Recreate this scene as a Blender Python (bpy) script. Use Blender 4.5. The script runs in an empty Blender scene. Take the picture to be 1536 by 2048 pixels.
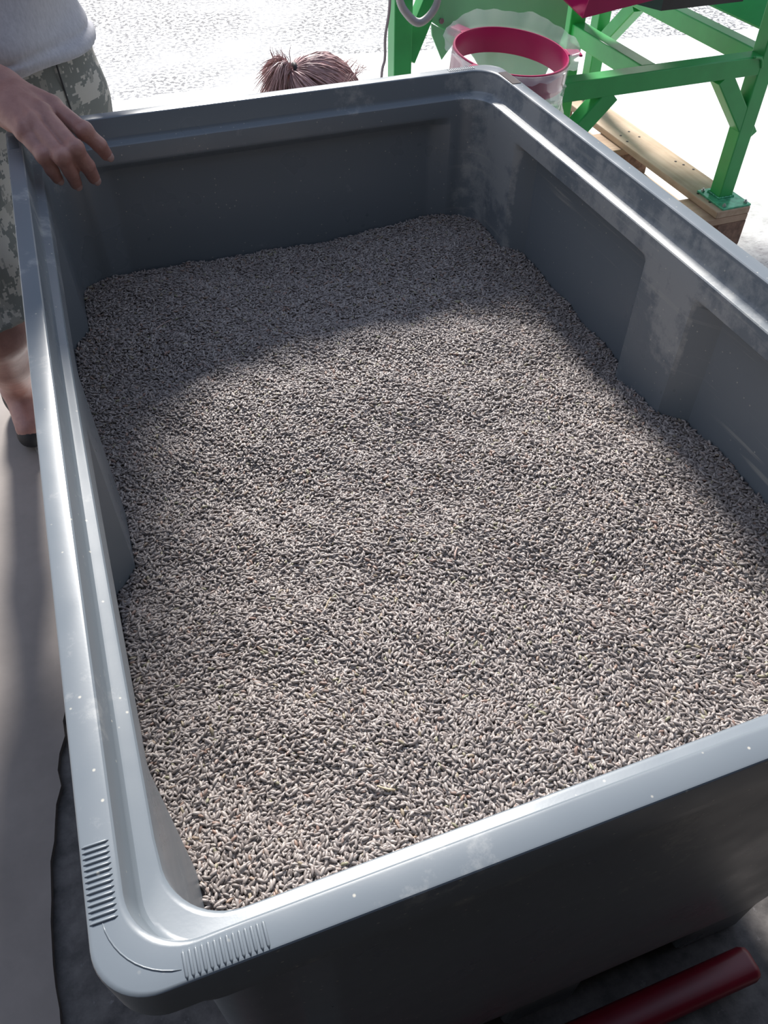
import bpy, bmesh, math, random
import numpy as np
from mathutils import Vector, Matrix

# ------------------------------------------------------------------ camera, world, light
SC = bpy.context.scene
COL = SC.collection
random.seed(7)
RNG = np.random.default_rng(7)
R = math.radians

cam_d = bpy.data.cameras.new('camera')
cam = bpy.data.objects.new('camera', cam_d)
COL.objects.link(cam)
cam_d.sensor_fit = 'VERTICAL'
cam_d.sensor_height = 36.0
cam_d.lens = 1615.6 * 36.0 / 2048.0
cam_d.clip_start = 0.01
yaw, pitch, roll = 0.3511, 0.8158, 0.0042
fw = Vector((math.sin(yaw) * math.cos(pitch), math.cos(yaw) * math.cos(pitch), -math.sin(pitch)))
rt0 = Vector((math.cos(yaw), -math.sin(yaw), 0))
up0 = rt0.cross(fw)
rt = rt0 * math.cos(roll) + up0 * math.sin(roll)
up = -rt0 * math.sin(roll) + up0 * math.cos(roll)
M3 = Matrix((rt, up, -fw)).transposed()
cam.matrix_world = Matrix.Translation((0.1051, -0.1382, 0.4786)) @ M3.to_4x4()
SC.camera = cam

SC.view_settings.view_transform = 'Standard'
SC.view_settings.look = 'None'
SC.view_settings.exposure = 0.0
SC.view_settings.gamma = 1.0
SC.view_settings.use_curve_mapping = False

world = bpy.data.worlds.new('sky')
SC.world = world
world.use_nodes = True
wn = world.node_tree
wn.nodes.clear()
w_out = wn.nodes.new('ShaderNodeOutputWorld')
w_bg = wn.nodes.new('ShaderNodeBackground')
w_tc = wn.nodes.new('ShaderNodeTexCoord')
w_sep = wn.nodes.new('ShaderNodeSeparateXYZ')
w_rmp = wn.nodes.new('ShaderNodeValToRGB')
wn.links.new(w_tc.outputs['Generated'], w_sep.inputs[0])
wn.links.new(w_sep.outputs['Z'], w_rmp.inputs[0])
wn.links.new(w_rmp.outputs[0], w_bg.inputs[0])
wn.links.new(w_bg.outputs[0], w_out.inputs[0])
w_rmp.color_ramp.elements[0].position = 0.0
w_rmp.color_ramp.elements[0].color = (1.0, 0.97, 0.95, 1)
w_rmp.color_ramp.elements[1].position = 0.9
w_rmp.color_ramp.elements[1].color = (0.56, 0.70, 1.0, 1)
w_bg.inputs['Strength'].default_value = 0.92

sun_d = bpy.data.lights.new('sun', 'SUN')
sun_d.energy = 8.0
sun_d.angle = R(9.0)
sun_d.color = (1.0, 0.96, 0.91)
sun = bpy.data.objects.new('sun', sun_d)
COL.objects.link(sun)
el, az = R(36.5), R(9.5)
sdir = Vector((-math.sin(az) * math.cos(el), -math.cos(az) * math.cos(el), -math.sin(el)))
sun.rotation_euler = sdir.to_track_quat('-Z', 'Y').to_euler()

GZ = -0.80          # ground level; the rim of the tub is z = 0

# ------------------------------------------------------------------ materials
def nm(name):
    m = bpy.data.materials.new(name)
    m.use_nodes = True
    t = m.node_tree
    b = t.nodes['Principled BSDF']
    return m, t, b

def node(t, kind, **kw):
    n = t.nodes.new(kind)
    for k, v in kw.items():
        setattr(n, k, v)
    return n

def ramp(t, src, stops):
    r = node(t, 'ShaderNodeValToRGB')
    el_ = r.color_ramp.elements
    while len(el_) < len(stops):
        el_.new(0.5)
    for e, (p_, c) in zip(el_, stops):
        e.position = p_
        e.color = (*c, 1) if len(c) == 3 else c
    t.links.new(src, r.inputs[0])
    return r

def noise(t, vec, scale, detail=4, rough=0.55, stretch=None):
    n = node(t, 'ShaderNodeTexNoise')
    n.inputs['Scale'].default_value = scale
    n.inputs['Detail'].default_value = detail
    n.inputs['Roughness'].default_value = rough
    if stretch:
        mp = node(t, 'ShaderNodeMapping')
        mp.inputs['Scale'].default_value = stretch
        t.links.new(vec, mp.inputs[0])
        vec = mp.outputs[0]
    t.links.new(vec, n.inputs['Vector'])
    return n

def mix(t, fac, a, b):
    m = node(t, 'ShaderNodeMix', data_type='RGBA')
    for s, v in ((0, fac), (6, a), (7, b)):
        if isinstance(v, (int, float)):
            m.inputs[s].default_value = v
        elif isinstance(v, tuple):
            m.inputs[s].default_value = (*v, 1)
        else:
            t.links.new(v, m.inputs[s])
    return m.outputs[2]

def bump(t, b, src, strength=0.3, dist=0.002):
    bp = node(t, 'ShaderNodeBump')
    bp.inputs['Strength'].default_value = strength
    bp.inputs['Distance'].default_value = dist
    t.links.new(src, bp.inputs['Height'])
    t.links.new(bp.outputs[0], b.inputs['Normal'])

def simple(name, col, rough=0.5, metal=0.0, spec=0.5, var=0.0, scale=30):
    m, t, b = nm(name)
    b.inputs['Roughness'].default_value = rough
    b.inputs['Metallic'].default_value = metal
    b.inputs['Specular IOR Level'].default_value = spec
    if var:
        tc = node(t, 'ShaderNodeTexCoord')
        n = noise(t, tc.outputs['Object'], scale)
        lo = tuple(c * (1 - var) for c in col)
        hi = tuple(min(1, c * (1 + var)) for c in col)
        r = ramp(t, n.outputs[0], [(0.3, lo), (0.7, hi)])
        t.links.new(r.outputs[0], b.inputs['Base Color'])
    else:
        b.inputs['Base Color'].default_value = (*col, 1)
    return m

def plastic_mat():
    m, t, b = nm('grey_tub_plastic')
    tc = node(t, 'ShaderNodeTexCoord')
    O = tc.outputs['Object']
    base = (0.156, 0.180, 0.202)
    # dusty patches with a fine ragged grain, thickest on the upper strips
    n1 = noise(t, O, 8.0, 3, 0.6)
    n1f = noise(t, O, 55.0, 8, 0.72)
    sp_ = node(t, 'ShaderNodeSeparateXYZ')
    t.links.new(O, sp_.inputs[0])
    def rng(src, lo, hi, a, b_):
        q_ = node(t, 'ShaderNodeMapRange')
        for k_, v_ in zip(('From Min', 'From Max', 'To Min', 'To Max'), (lo, hi, a, b_)):
            q_.inputs[k_].default_value = v_
        t.links.new(sp_.outputs[src], q_.inputs['Value'])
        return q_.outputs[0]
    def mth(op, a, b_):
        q_ = node(t, 'ShaderNodeMath', operation=op)
        for k_, v_ in enumerate((a, b_)):
            if isinstance(v_, float):
                q_.inputs[k_].default_value = v_
            else:
                t.links.new(v_, q_.inputs[k_])
        return q_.outputs[0]
    # scuff and dust layer stronger on the right wall, held back in its recesses
    right_gain = mth('MULTIPLY', rng('X', 0.70, 0.755, 0.0, 0.17), rng('Z', -0.001, -0.006, 0.0, 1.0))
    recess_cut = mth('MULTIPLY', rng('X', 0.7685, 0.776, 0.0, -0.30), rng('Z', -0.060, -0.066, 0.0, 1.0))
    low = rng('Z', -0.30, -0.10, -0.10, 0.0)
    upv_ = mth('ADD', mth('ADD', right_gain, recess_cut), low)
    a1 = node(t, 'ShaderNodeMath', operation='MULTIPLY_ADD')
    t.links.new(n1f.outputs[0], a1.inputs[0])
    a1.inputs[1].default_value = 0.55
    t.links.new(n1.outputs[0], a1.inputs[2])
    a2 = node(t, 'ShaderNodeMath', operation='ADD')
    t.links.new(a1.outputs[0], a2.inputs[0])
    t.links.new(upv_, a2.inputs[1])
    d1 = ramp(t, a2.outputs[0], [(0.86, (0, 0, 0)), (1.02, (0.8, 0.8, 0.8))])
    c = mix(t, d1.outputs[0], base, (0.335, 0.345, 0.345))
    # slanting scratches in a few places
    rm_ = node(t, 'ShaderNodeMapping')
    rm_.inputs['Rotation'].default_value = (R(38), R(30), R(8))
    rm_.inputs['Scale'].default_value = (5, 5, 120)
    t.links.new(O, rm_.inputs[0])
    n2 = noise(t, rm_.outputs[0], 1.0, 4, 0.6)
    n2b = noise(t, O, 4.5, 3, 0.5)
    s2 = ramp(t, n2.outputs[0], [(0.58, (0, 0, 0)), (0.70, (1, 1, 1))])
    g2 = ramp(t, n2b.outputs[0], [(0.50, (0, 0, 0)), (0.64, (0.6, 0.6, 0.6))])
    mm = node(t, 'ShaderNodeMath', operation='MULTIPLY')
    t.links.new(s2.outputs[0], mm.inputs[0])
    t.links.new(g2.outputs[0], mm.inputs[1])
    c = mix(t, mth('MULTIPLY', mm.outputs[0], rng('X', 0.70, 0.755, 0.0, 0.9)), c, (0.40, 0.40, 0.37))
    # small light chips and dust grains
    v = node(t, 'ShaderNodeTexVoronoi')
    v.inputs['Scale'].default_value = 80.0
    t.links.new(O, v.inputs['Vector'])
    sp = ramp(t, v.outputs['Distance'], [(0.05, (1, 1, 1)), (0.10, (0, 0, 0))])
    n3 = noise(t, O, 9.0, 2)
    g3 = ramp(t, n3.outputs[0], [(0.38, (0, 0, 0)), (0.50, (0.9, 0.9, 0.9))])
    m3 = node(t, 'ShaderNodeMath', operation='MULTIPLY')
    t.links.new(sp.outputs[0], m3.inputs[0])
    t.links.new(g3.outputs[0], m3.inputs[1])
    c = mix(t, m3.outputs[0], c, (0.50, 0.48, 0.42))
    t.links.new(c, b.inputs['Base Color'])
    rr = ramp(t, n1.outputs[0], [(0.35, (0.27, 0.27, 0.27)), (0.7, (0.45, 0.45, 0.45))])
    t.links.new(rr.outputs[0], b.inputs['Roughness'])
    nb = noise(t, O, 420.0, 3)
    bump(t, b, nb.outputs[0], 0.04, 0.0005)
    return m

def grain_mat():
    m, t, b = nm('grain_kernel')
    oi = node(t, 'ShaderNodeObjectInfo')
    tc = node(t, 'ShaderNodeTexCoord')
    r = ramp(t, oi.outputs['Random'], [(0.0, (0.165, 0.138, 0.126)), (0.35, (0.265, 0.227, 0.210)),
                                       (0.72, (0.345, 0.300, 0.278)), (0.92, (0.43, 0.38, 0.345)),
                                       (0.975, (0.30, 0.19, 0.15)), (0.997, (0.29, 0.275, 0.18))])
    n = noise(t, tc.outputs['Object'], 500.0, 2)
    rr = ramp(t, n.outputs[0], [(0.3, (0.78, 0.78, 0.78)), (0.7, (1.1, 1.1, 1.1))])
    mu = node(t, 'ShaderNodeMix', data_type='RGBA', blend_type='MULTIPLY')
    mu.inputs[0].default_value = 1.0
    t.links.new(r.outputs[0], mu.inputs[6])
    t.links.new(rr.outputs[0], mu.inputs[7])
    t.links.new(mu.outputs[2], b.inputs['Base Color'])
    b.inputs['Roughness'].default_value = 0.42
    b.inputs['Specular IOR Level'].default_value = 0.5
    return m

def wood_mat(name, c0, c1, axis):
    m, t, b = nm(name)
    tc = node(t, 'ShaderNodeTexCoord')
    st = [55, 55, 55]
    st[axis] = 3
    n = noise(t, tc.outputs['Object'], 1.0, 6, 0.6, tuple(st))
    n2 = noise(t, tc.outputs['Object'], 9.0, 3)
    f = node(t, 'ShaderNodeMath', operation='ADD')
    t.links.new(n.outputs[0], f.inputs[0])
    t.links.new(n2.outputs[0], f.inputs[1])
    r = ramp(t, f.outputs[0], [(0.75, c0), (1.0, tuple((x + y) / 2 for x, y in zip(c0, c1))), (1.25, c1)])
    r.color_ramp.elements[0].position = 0.38
    r.color_ramp.elements[1].position = 0.5
    r.color_ramp.elements[2].position = 0.62
    mul = node(t, 'ShaderNodeMath', operation='MULTIPLY')
    mul.inputs[1].default_value = 0.5
    t.links.new(f.outputs[0], mul.inputs[0])
    t.links.new(mul.outputs[0], r.inputs[0])
    t.links.new(r.outputs[0], b.inputs['Base Color'])
    b.inputs['Roughness'].default_value = 0.75
    bump(t, b, n.outputs[0], 0.25, 0.001)
    return m

def camo_mat():
    m, t, b = nm('pixel_camouflage_cloth')
    tc = node(t, 'ShaderNodeTexCoord')
    sn = node(t, 'ShaderNodeVectorMath', operation='SNAP')
    sn.inputs[1].default_value = (0.0034, 0.0034, 0.0034)
    t.links.new(tc.outputs['Object'], sn.inputs[0])
    n1 = noise(t, sn.outputs[0], 24.0, 3, 0.62, (1, 1, 1.25))
    n2 = noise(t, sn.outputs[0], 31.0, 4, 0.6, (1.2, 1.2, 1))
    r1 = ramp(t, n1.outputs[0], [(0.0, (0.22, 0.23, 0.215)), (0.5, (0.52, 0.50, 0.455))])
    r1.color_ramp.interpolation = 'CONSTANT'
    r2 = ramp(t, n2.outputs[0], [(0.0, (0, 0, 0)), (0.575, (1, 1, 1))])
    r2.color_ramp.interpolation = 'CONSTANT'
    c = mix(t, r2.outputs[0], r1.outputs[0], (0.34, 0.335, 0.305))
    t.links.new(c, b.inputs['Base Color'])
    b.inputs['Roughness'].default_value = 0.9
    b.inputs['Specular IOR Level'].default_value = 0.1
    wv = noise(t, tc.outputs['Object'], 900.0, 2)
    bump(t, b, wv.outputs[0], 0.2, 0.0008)
    return m

def shirt_mat():
    m, t, b = nm('grey_jersey_cloth')
    tc = node(t, 'ShaderNodeTexCoord')
    n = noise(t, tc.outputs['Object'], 240.0, 4, 0.7, (1, 1, 0.35))
    r = ramp(t, n.outputs[0], [(0.3, (0.42, 0.42, 0.45)), (0.7, (0.54, 0.54, 0.57))])
    t.links.new(r.outputs[0], b.inputs['Base Color'])
    b.inputs['Roughness'].default_value = 0.95
    b.inputs['Specular IOR Level'].default_value = 0.1
    bump(t, b, n.outputs[0], 0.10, 0.0006)
    return m

def skin_mat():
    m, t, b = nm('skin')
    tc = node(t, 'ShaderNodeTexCoord')
    n = noise(t, tc.outputs['Object'], 45.0, 5, 0.6)
    r = ramp(t, n.outputs[0], [(0.3, (0.30, 0.150, 0.130)), (0.7, (0.41, 0.22, 0.185))])
    t.links.new(r.outputs[0], b.inputs['Base Color'])
    b.inputs['Roughness'].default_value = 0.48
    b.inputs['Subsurface Weight'].default_value = 0.08
    b.inputs['Subsurface Radius'].default_value = (0.008, 0.003, 0.002)
    n2 = noise(t, tc.outputs['Object'], 330.0, 4, 0.6)
    bump(t, b, n2.outputs[0], 0.35, 0.0012)
    return m

def film_mat():
    m, t, b = nm('clear_polythene_film')
    out = t.nodes['Material Output']
    tr = node(t, 'ShaderNodeBsdfTransparent')
    tr.inputs[0].default_value = (0.95, 0.97, 0.97, 1)
    tl = node(t, 'ShaderNodeBsdfTranslucent')
    tl.inputs[0].default_value = (0.82, 0.86, 0.86, 1)
    df = node(t, 'ShaderNodeBsdfDiffuse')
    df.inputs[0].default_value = (0.75, 0.79, 0.80, 1)
    gl = node(t, 'ShaderNodeBsdfGlossy')
    gl.inputs['Roughness'].default_value = 0.12
    a = node(t, 'ShaderNodeMixShader')
    a.inputs[0].default_value = 0.45
    t.links.new(tl.outputs[0], a.inputs[1])
    t.links.new(df.outputs[0], a.inputs[2])
    g = node(t, 'ShaderNodeMixShader')
    lw = node(t, 'ShaderNodeLayerWeight')
    lw.inputs[0].default_value = 0.25
    t.links.new(lw.outputs['Fresnel'], g.inputs[0])
    t.links.new(a.outputs[0], g.inputs[1])
    t.links.new(gl.outputs[0], g.inputs[2])
    f = node(t, 'ShaderNodeMixShader')
    f.inputs[0].default_value = 0.33
    t.links.new(tr.outputs[0], f.inputs[1])
    t.links.new(g.outputs[0], f.inputs[2])
    t.links.new(f.outputs[0], out.inputs[0])
    return m

def asphalt_mat():
    m, t, b = nm('sunlit_asphalt')
    tc = node(t, 'ShaderNodeTexCoord')
    O = tc.outputs['Object']
    v = node(t, 'ShaderNodeTexVoronoi', feature='DISTANCE_TO_EDGE')
    v.inputs['Scale'].default_value = 42.0
    t.links.new(O, v.inputs['Vector'])
    n = noise(t, O, 48.0, 3, 0.6)
    n2 = noise(t, O, 1.6, 3, 0.6)
    f1 = ramp(t, n.outputs[0], [(0.455, (0, 0, 0)), (0.515, (1, 1, 1))])
    dk = mix(t, n2.outputs[0], (0.04, 0.04, 0.044), (0.15, 0.15, 0.16))
    c = mix(t, f1.outputs[0], dk, (0.56, 0.56, 0.56))
    big = ramp(t, n2.outputs[0], [(0.48, (0.0, 0.0, 0.0)), (0.75, (0.6, 0.6, 0.6))])
    c = mix(t, big.outputs[0], c, (0.72, 0.72, 0.72))
    t.links.new(c, b.inputs['Base Color'])
    b.inputs['Roughness'].default_value = 0.8
    bump(t, b, n.outputs[0], 0.5, 0.006)
    return m

def concrete_mat(name, lo, hi, speck=0.0, sc=6.0):
    m, t, b = nm(name)
    tc = node(t, 'ShaderNodeTexCoord')
    O = tc.outputs['Object']
    n = noise(t, O, sc, 7, 0.65)
    r = ramp(t, n.outputs[0], [(0.32, lo), (0.68, hi)])
    c = r.outputs[0]
    if speck:
        n2 = noise(t, O, 55.0, 4, 0.65)
        s = ramp(t, n2.outputs[0], [(0.64, (0, 0, 0)), (0.70, (speck, speck, speck))])
        n3 = noise(t, O, 2.2, 2)
        g = ramp(t, n3.outputs[0], [(0.45, (0, 0, 0)), (0.6, (1, 1, 1))])
        mu = node(t, 'ShaderNodeMath', operation='MULTIPLY')
        t.links.new(s.outputs[0], mu.inputs[0])
        t.links.new(g.outputs[0], mu.inputs[1])
        c = mix(t, mu.outputs[0], c, (0.16, 0.15, 0.15))
    t.links.new(c, b.inputs['Base Color'])
    b.inputs['Roughness'].default_value = 0.62
    bump(t, b, n.outputs[0], 0.25, 0.004)
    return m

def yard_mat():
    m, t, b = nm('dusty_yard')
    tc = node(t, 'ShaderNodeTexCoord')
    O = tc.outputs['Object']
    n = noise(t, O, 9.0, 7, 0.7)
    dust = ramp(t, n.outputs[0], [(0.36, (0.27, 0.255, 0.26)), (0.66, (0.47, 0.455, 0.455))])
    n2 = noise(t, O, 30.0, 6, 0.7, (1, 2.4, 1))
    sc_ = ramp(t, n2.outputs[0], [(0.56, (0, 0, 0)), (0.63, (0.8, 0.8, 0.8))])
    c = mix(t, sc_.outputs[0], dust.outputs[0], (0.17, 0.16, 0.165))
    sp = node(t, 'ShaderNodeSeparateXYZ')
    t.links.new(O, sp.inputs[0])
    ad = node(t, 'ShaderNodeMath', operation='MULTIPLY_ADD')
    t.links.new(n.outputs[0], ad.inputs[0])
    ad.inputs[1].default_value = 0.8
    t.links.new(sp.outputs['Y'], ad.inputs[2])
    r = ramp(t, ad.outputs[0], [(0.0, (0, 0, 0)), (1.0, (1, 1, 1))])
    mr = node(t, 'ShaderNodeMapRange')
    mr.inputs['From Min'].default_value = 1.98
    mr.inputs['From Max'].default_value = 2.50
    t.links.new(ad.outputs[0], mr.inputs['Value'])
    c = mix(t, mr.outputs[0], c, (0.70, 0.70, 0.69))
    t.links.new(c, b.inputs['Base Color'])
    b.inputs['Roughness'].default_value = 0.75
    bump(t, b, n2.outputs[0], 0.4, 0.004)
    return m

MAT = {
    'plastic': plastic_mat(),
    'grain': grain_mat(),
    'bed': simple('grain_bed', (0.12, 0.10, 0.092), 0.9),
    'straw': simple('dry_straw', (0.52, 0.42, 0.28), 0.6, var=0.25, scale=90),
    'straw_pink': simple('pinkish_straw', (0.50, 0.36, 0.31), 0.6, var=0.2, scale=90),
    'green': simple('green_enamel', (0.040, 0.370, 0.095), 0.33, var=0.10, scale=14),
    'green_lit': simple('green_enamel_lit', (0.24, 0.62, 0.32), 0.30, var=0.08, scale=6),  # hopper green, lightened to stand for ground bounce and haze
    'green_plate': simple('green_zinc_plate', (0.10, 0.42, 0.24), 0.25, 0.35, var=0.3, scale=60),
    'magenta': simple('magenta_enamel', (0.36, 0.010, 0.085), 0.35, var=0.06, scale=20),
    'dark_sheet': simple('dark_grey_sheet', (0.030, 0.034, 0.034), 0.4, var=0.1),
    'teal': simple('teal_sheet', (0.020, 0.085, 0.065), 0.4, var=0.1),
    'steel': simple('zinc_steel', (0.55, 0.55, 0.54), 0.3, 0.9),
    'hose': simple('grey_hose', (0.42, 0.41, 0.42), 0.5),
    'cable': simple('grey_cable', (0.30, 0.27, 0.28), 0.5),
    'film': film_mat(),
    'wood': wood_mat('pale_pine_board', (0.40, 0.28, 0.18), (0.56, 0.42, 0.30), 1),
    'wood_x': wood_mat('pale_pine_cross_board', (0.33, 0.21, 0.13), (0.50, 0.35, 0.24), 0),
    'block': simple('chipboard_block', (0.22, 0.13, 0.09), 0.85, var=0.35, scale=70),
    'nail': simple('rusty_nail', (0.045, 0.035, 0.035), 0.6, 0.5),
    'skin': skin_mat(),
    'nails': simple('finger_nail', (0.42, 0.28, 0.26), 0.3),
    'camo': camo_mat(),
    'shirt': shirt_mat(),
    'thread': simple('dark_seam', (0.05, 0.05, 0.055), 0.9),
    'shoe': simple('black_shoe', (0.02, 0.02, 0.022), 0.6),
    'sole': simple('dark_sole', (0.06, 0.06, 0.06), 0.7),
    'hair': simple('reddish_brown_hair', (0.42, 0.255, 0.245), 0.42, var=0.3, scale=60),
    'hair_short': simple('dark_hair', (0.03, 0.022, 0.018), 0.5),
    'hair_tie': simple('dark_hair_tie', (0.02, 0.014, 0.015), 0.6),
    'clip': simple('pale_hair_clip', (0.6, 0.55, 0.5), 0.3),
    'cloth_b': simple('faded_blue_cloth', (0.10, 0.12, 0.17), 0.9, var=0.1),
    'cloth_c': simple('dark_trouser_cloth', (0.04, 0.04, 0.05), 0.9),
    'eye': simple('eye_white', (0.7, 0.68, 0.65), 0.2),
    'red': simple('red_enamel', (0.17, 0.006, 0.018), 0.35, var=0.1),
    'asphalt': asphalt_mat(),
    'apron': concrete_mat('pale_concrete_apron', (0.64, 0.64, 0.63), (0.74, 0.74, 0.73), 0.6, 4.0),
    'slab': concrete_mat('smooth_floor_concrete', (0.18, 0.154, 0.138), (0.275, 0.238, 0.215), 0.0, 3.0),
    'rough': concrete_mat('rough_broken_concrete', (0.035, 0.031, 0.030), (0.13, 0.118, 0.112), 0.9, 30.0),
    'yard': yard_mat(),
    'wall': concrete_mat('unseen_hall_wall', (0.04, 0.04, 0.04), (0.06, 0.06, 0.06), 0.0, 2.0),  # kept dark to limit bounce onto the tub front
    'roof': simple('unseen_hall_roof', (0.05, 0.052, 0.055), 0.6),
}

# ------------------------------------------------------------------ mesh helpers
def link(name, verts, faces, mat, parent=None, smooth=False, label=None):
    me = bpy.data.meshes.new(name)
    me.from_pydata([tuple(v) for v in verts], [], [tuple(f) for f in faces])
    me.update()
    if smooth:
        me.polygons.foreach_set('use_smooth', [True] * len(me.polygons))
    o = bpy.data.objects.new(name, me)
    if mat:
        me.materials.append(MAT[mat])
    COL.objects.link(o)
    if parent:
        o.parent = parent
        o.matrix_parent_inverse = parent.matrix_basis.inverted()
    if label:
        o['label'] = label
    return o

def thing(name, label, cat, loc=(0, 0, 0), group=None):
    o = bpy.data.objects.new(name, None)
    o.empty_display_size = 0.05
    COL.objects.link(o)
    o.location = loc
    o['label'] = label
    o['category'] = cat
    if group:
        o['group'] = group
    return o

def tag(o, label, cat, group=None):
    o['label'] = label
    o['category'] = cat
    if group:
        o['group'] = group
    return o

def structure(o):
    o['kind'] = 'structure'
    return o

class MB:
    def __init__(s):
        s.v, s.f = [], []
    def add(s, v, f):
        n = len(s.v)
        s.v += [tuple(x) for x in v]
        s.f += [tuple(i + n for i in q) for q in f]
        return s
    def box(s, lo, hi, bev=0.0):
        bm = bmesh.new()
        bmesh.ops.create_cube(bm, size=1.0)
        for v in bm.verts:
            v.co = Vector([(lo[i] + hi[i]) / 2 + v.co[i] * (hi[i] - lo[i]) for i in range(3)])
        if bev:
            bmesh.ops.bevel(bm, geom=bm.edges[:], offset=bev, segments=2, affect='EDGES', profile=0.5)
        return s.bm(bm)
    def bm(s, bm):
        bm.verts.index_update()
        s.add([v.co[:] for v in bm.verts], [[v.index for v in f.verts] for f in bm.faces])
        bm.free()
        return s
    def bar(s, a, b, w, h, upv=(0, 0, 1), bev=0.003):
        """square tube from a to b: w sideways, h along upv"""
        a, b = Vector(a), Vector(b)
        d = (b - a)
        L = d.length
        d.normalize()
        u = Vector(upv)
        x = d.cross(u).normalized()
        u = x.cross(d).normalized()
        bm = bmesh.new()
        bmesh.ops.create_cube(bm, size=1.0)
        for v in bm.verts:
            v.co = Vector((v.co.x * w, v.co.y * h, v.co.z * L))
        if bev:
            ed = [e for e in bm.edges if abs((e.verts[0].co - e.verts[1].co).z) > L * 0.5]
            bmesh.ops.bevel(bm, geom=ed, offset=bev, segments=2, affect='EDGES', profile=0.5)
        mid = (a + b) / 2
        for v in bm.verts:
            v.co = mid + x * v.co.x + u * v.co.y + d * v.co.z
        return s.bm(bm)
    def tube(s, pts, rad, n=8, cap=True):
        pts = [Vector(p) for p in pts]
        rs = rad if isinstance(rad, (list, tuple)) else [rad] * len(pts)
        base = len(s.v)
        prev = None
        for i, p in enumerate(pts):
            d = (pts[min(i + 1, len(pts) - 1)] - pts[max(i - 1, 0)]).normalized()
            if prev is None:
                prev = d.orthogonal().normalized()
            u = (prev - d * prev.dot(d)).normalized()
            prev = u
            w = d.cross(u)
            for k in range(n):
                a_ = 2 * math.pi * k / n
                s.v.append(tuple(p + (u * math.cos(a_) + w * math.sin(a_)) * rs[i]))
        for i in range(len(pts) - 1):
            for k in range(n):
                k2 = (k + 1) % n
                s.f.append((base + i * n + k, base + i * n + k2, base + (i + 1) * n + k2, base + (i + 1) * n + k))
        if cap:
            s.f.append(tuple(base + k for k in reversed(range(n))))
            e = base + (len(pts) - 1) * n
            s.f.append(tuple(e + k for k in range(n)))
        return s
    def prism(s, poly, off):
        """poly: 3D points; off: extrusion vector"""
        n = len(poly)
        b = [Vector(p) + Vector(off) for p in poly]
        return s.add(list(poly) + b, [tuple(range(n))[::-1], tuple(range(n, 2 * n))] +
                     [(i, (i + 1) % n, n + (i + 1) % n, n + i) for i in range(n)])
    def cyl(s, c, axis, r, h, n=16):
        c, ax = Vector(c), Vector(axis).normalized()
        return s.tube([c, c + ax * h], r, n)
    def build(s, name, mat, parent=None, smooth=False, label=None):
        return link(name, s.v, s.f, mat, parent, smooth, label)

def sharp(o, deg=40):
    """smooth shading that keeps edges sharper than deg"""
    bm = bmesh.new()
    bm.from_mesh(o.data)
    bmesh.ops.recalc_face_normals(bm, faces=bm.faces[:])
    for f in bm.faces:
        f.smooth = True
    for e in bm.edges:
        if len(e.link_faces) == 2 and e.calc_face_angle(0) > R(deg):
            e.smooth = False
    bm.to_mesh(o.data)
    bm.free()
    return o

def bezier(pts, n):
    """Catmull-Rom through pts"""
    P = [np.array(p, float) for p in pts]
    P = [2 * P[0] - P[1]] + P + [2 * P[-1] - P[-2]]
    out = []
    for i in range(1, len(P) - 2):
        for k in range(n):
            t = k / n
            a, b, c, d = P[i - 1], P[i], P[i + 1], P[i + 2]
            out.append(0.5 * (2 * b + (c - a) * t + (2 * a - 5 * b + 4 * c - d) * t * t + (3 * b - a - 3 * c + d) * t ** 3))
    out.append(P[-2])
    return out

# ---- organic surfaces: tapered limbs blended into one field, skinned with surface nets
def field(prims, X, Y, Z):
    D = None
    for pr in prims:
        a, b, ra, rb, k = pr[:5]
        a, b = np.array(a, np.float32), np.array(b, np.float32)
        sq = pr[5] if len(pr) > 5 else None          # squash (sx,sy,sz) of space about a
        px, py, pz = X - a[0], Y - a[1], Z - a[2]
        ba = b - a
        if sq:
            px, py, pz = px / sq[0], py / sq[1], pz / sq[2]
            ba = ba / np.array(sq, np.float32)
        L = float(ba @ ba)
        if L < 1e-12:
            d = np.sqrt(px * px + py * py + pz * pz) - ra
        else:
            t = np.clip((px * ba[0] + py * ba[1] + pz * ba[2]) / L, 0, 1)
            d = np.sqrt((px - t * ba[0]) ** 2 + (py - t * ba[1]) ** 2 + (pz - t * ba[2]) ** 2) - (ra + (rb - ra) * t)
        if sq:
            d = d * min(sq)
        if D is None:
            D = d
        elif k < 0:                                   # carve
            h = np.clip(0.5 + 0.5 * (D + d) / k * -1, 0, 1) if False else None
            D = np.maximum(D, -d)
        else:
            h = np.clip(0.5 + 0.5 * (D - d) / k, 0, 1)
            D = D * (1 - h) + d * h - k * h * (1 - h)
    return D

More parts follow.
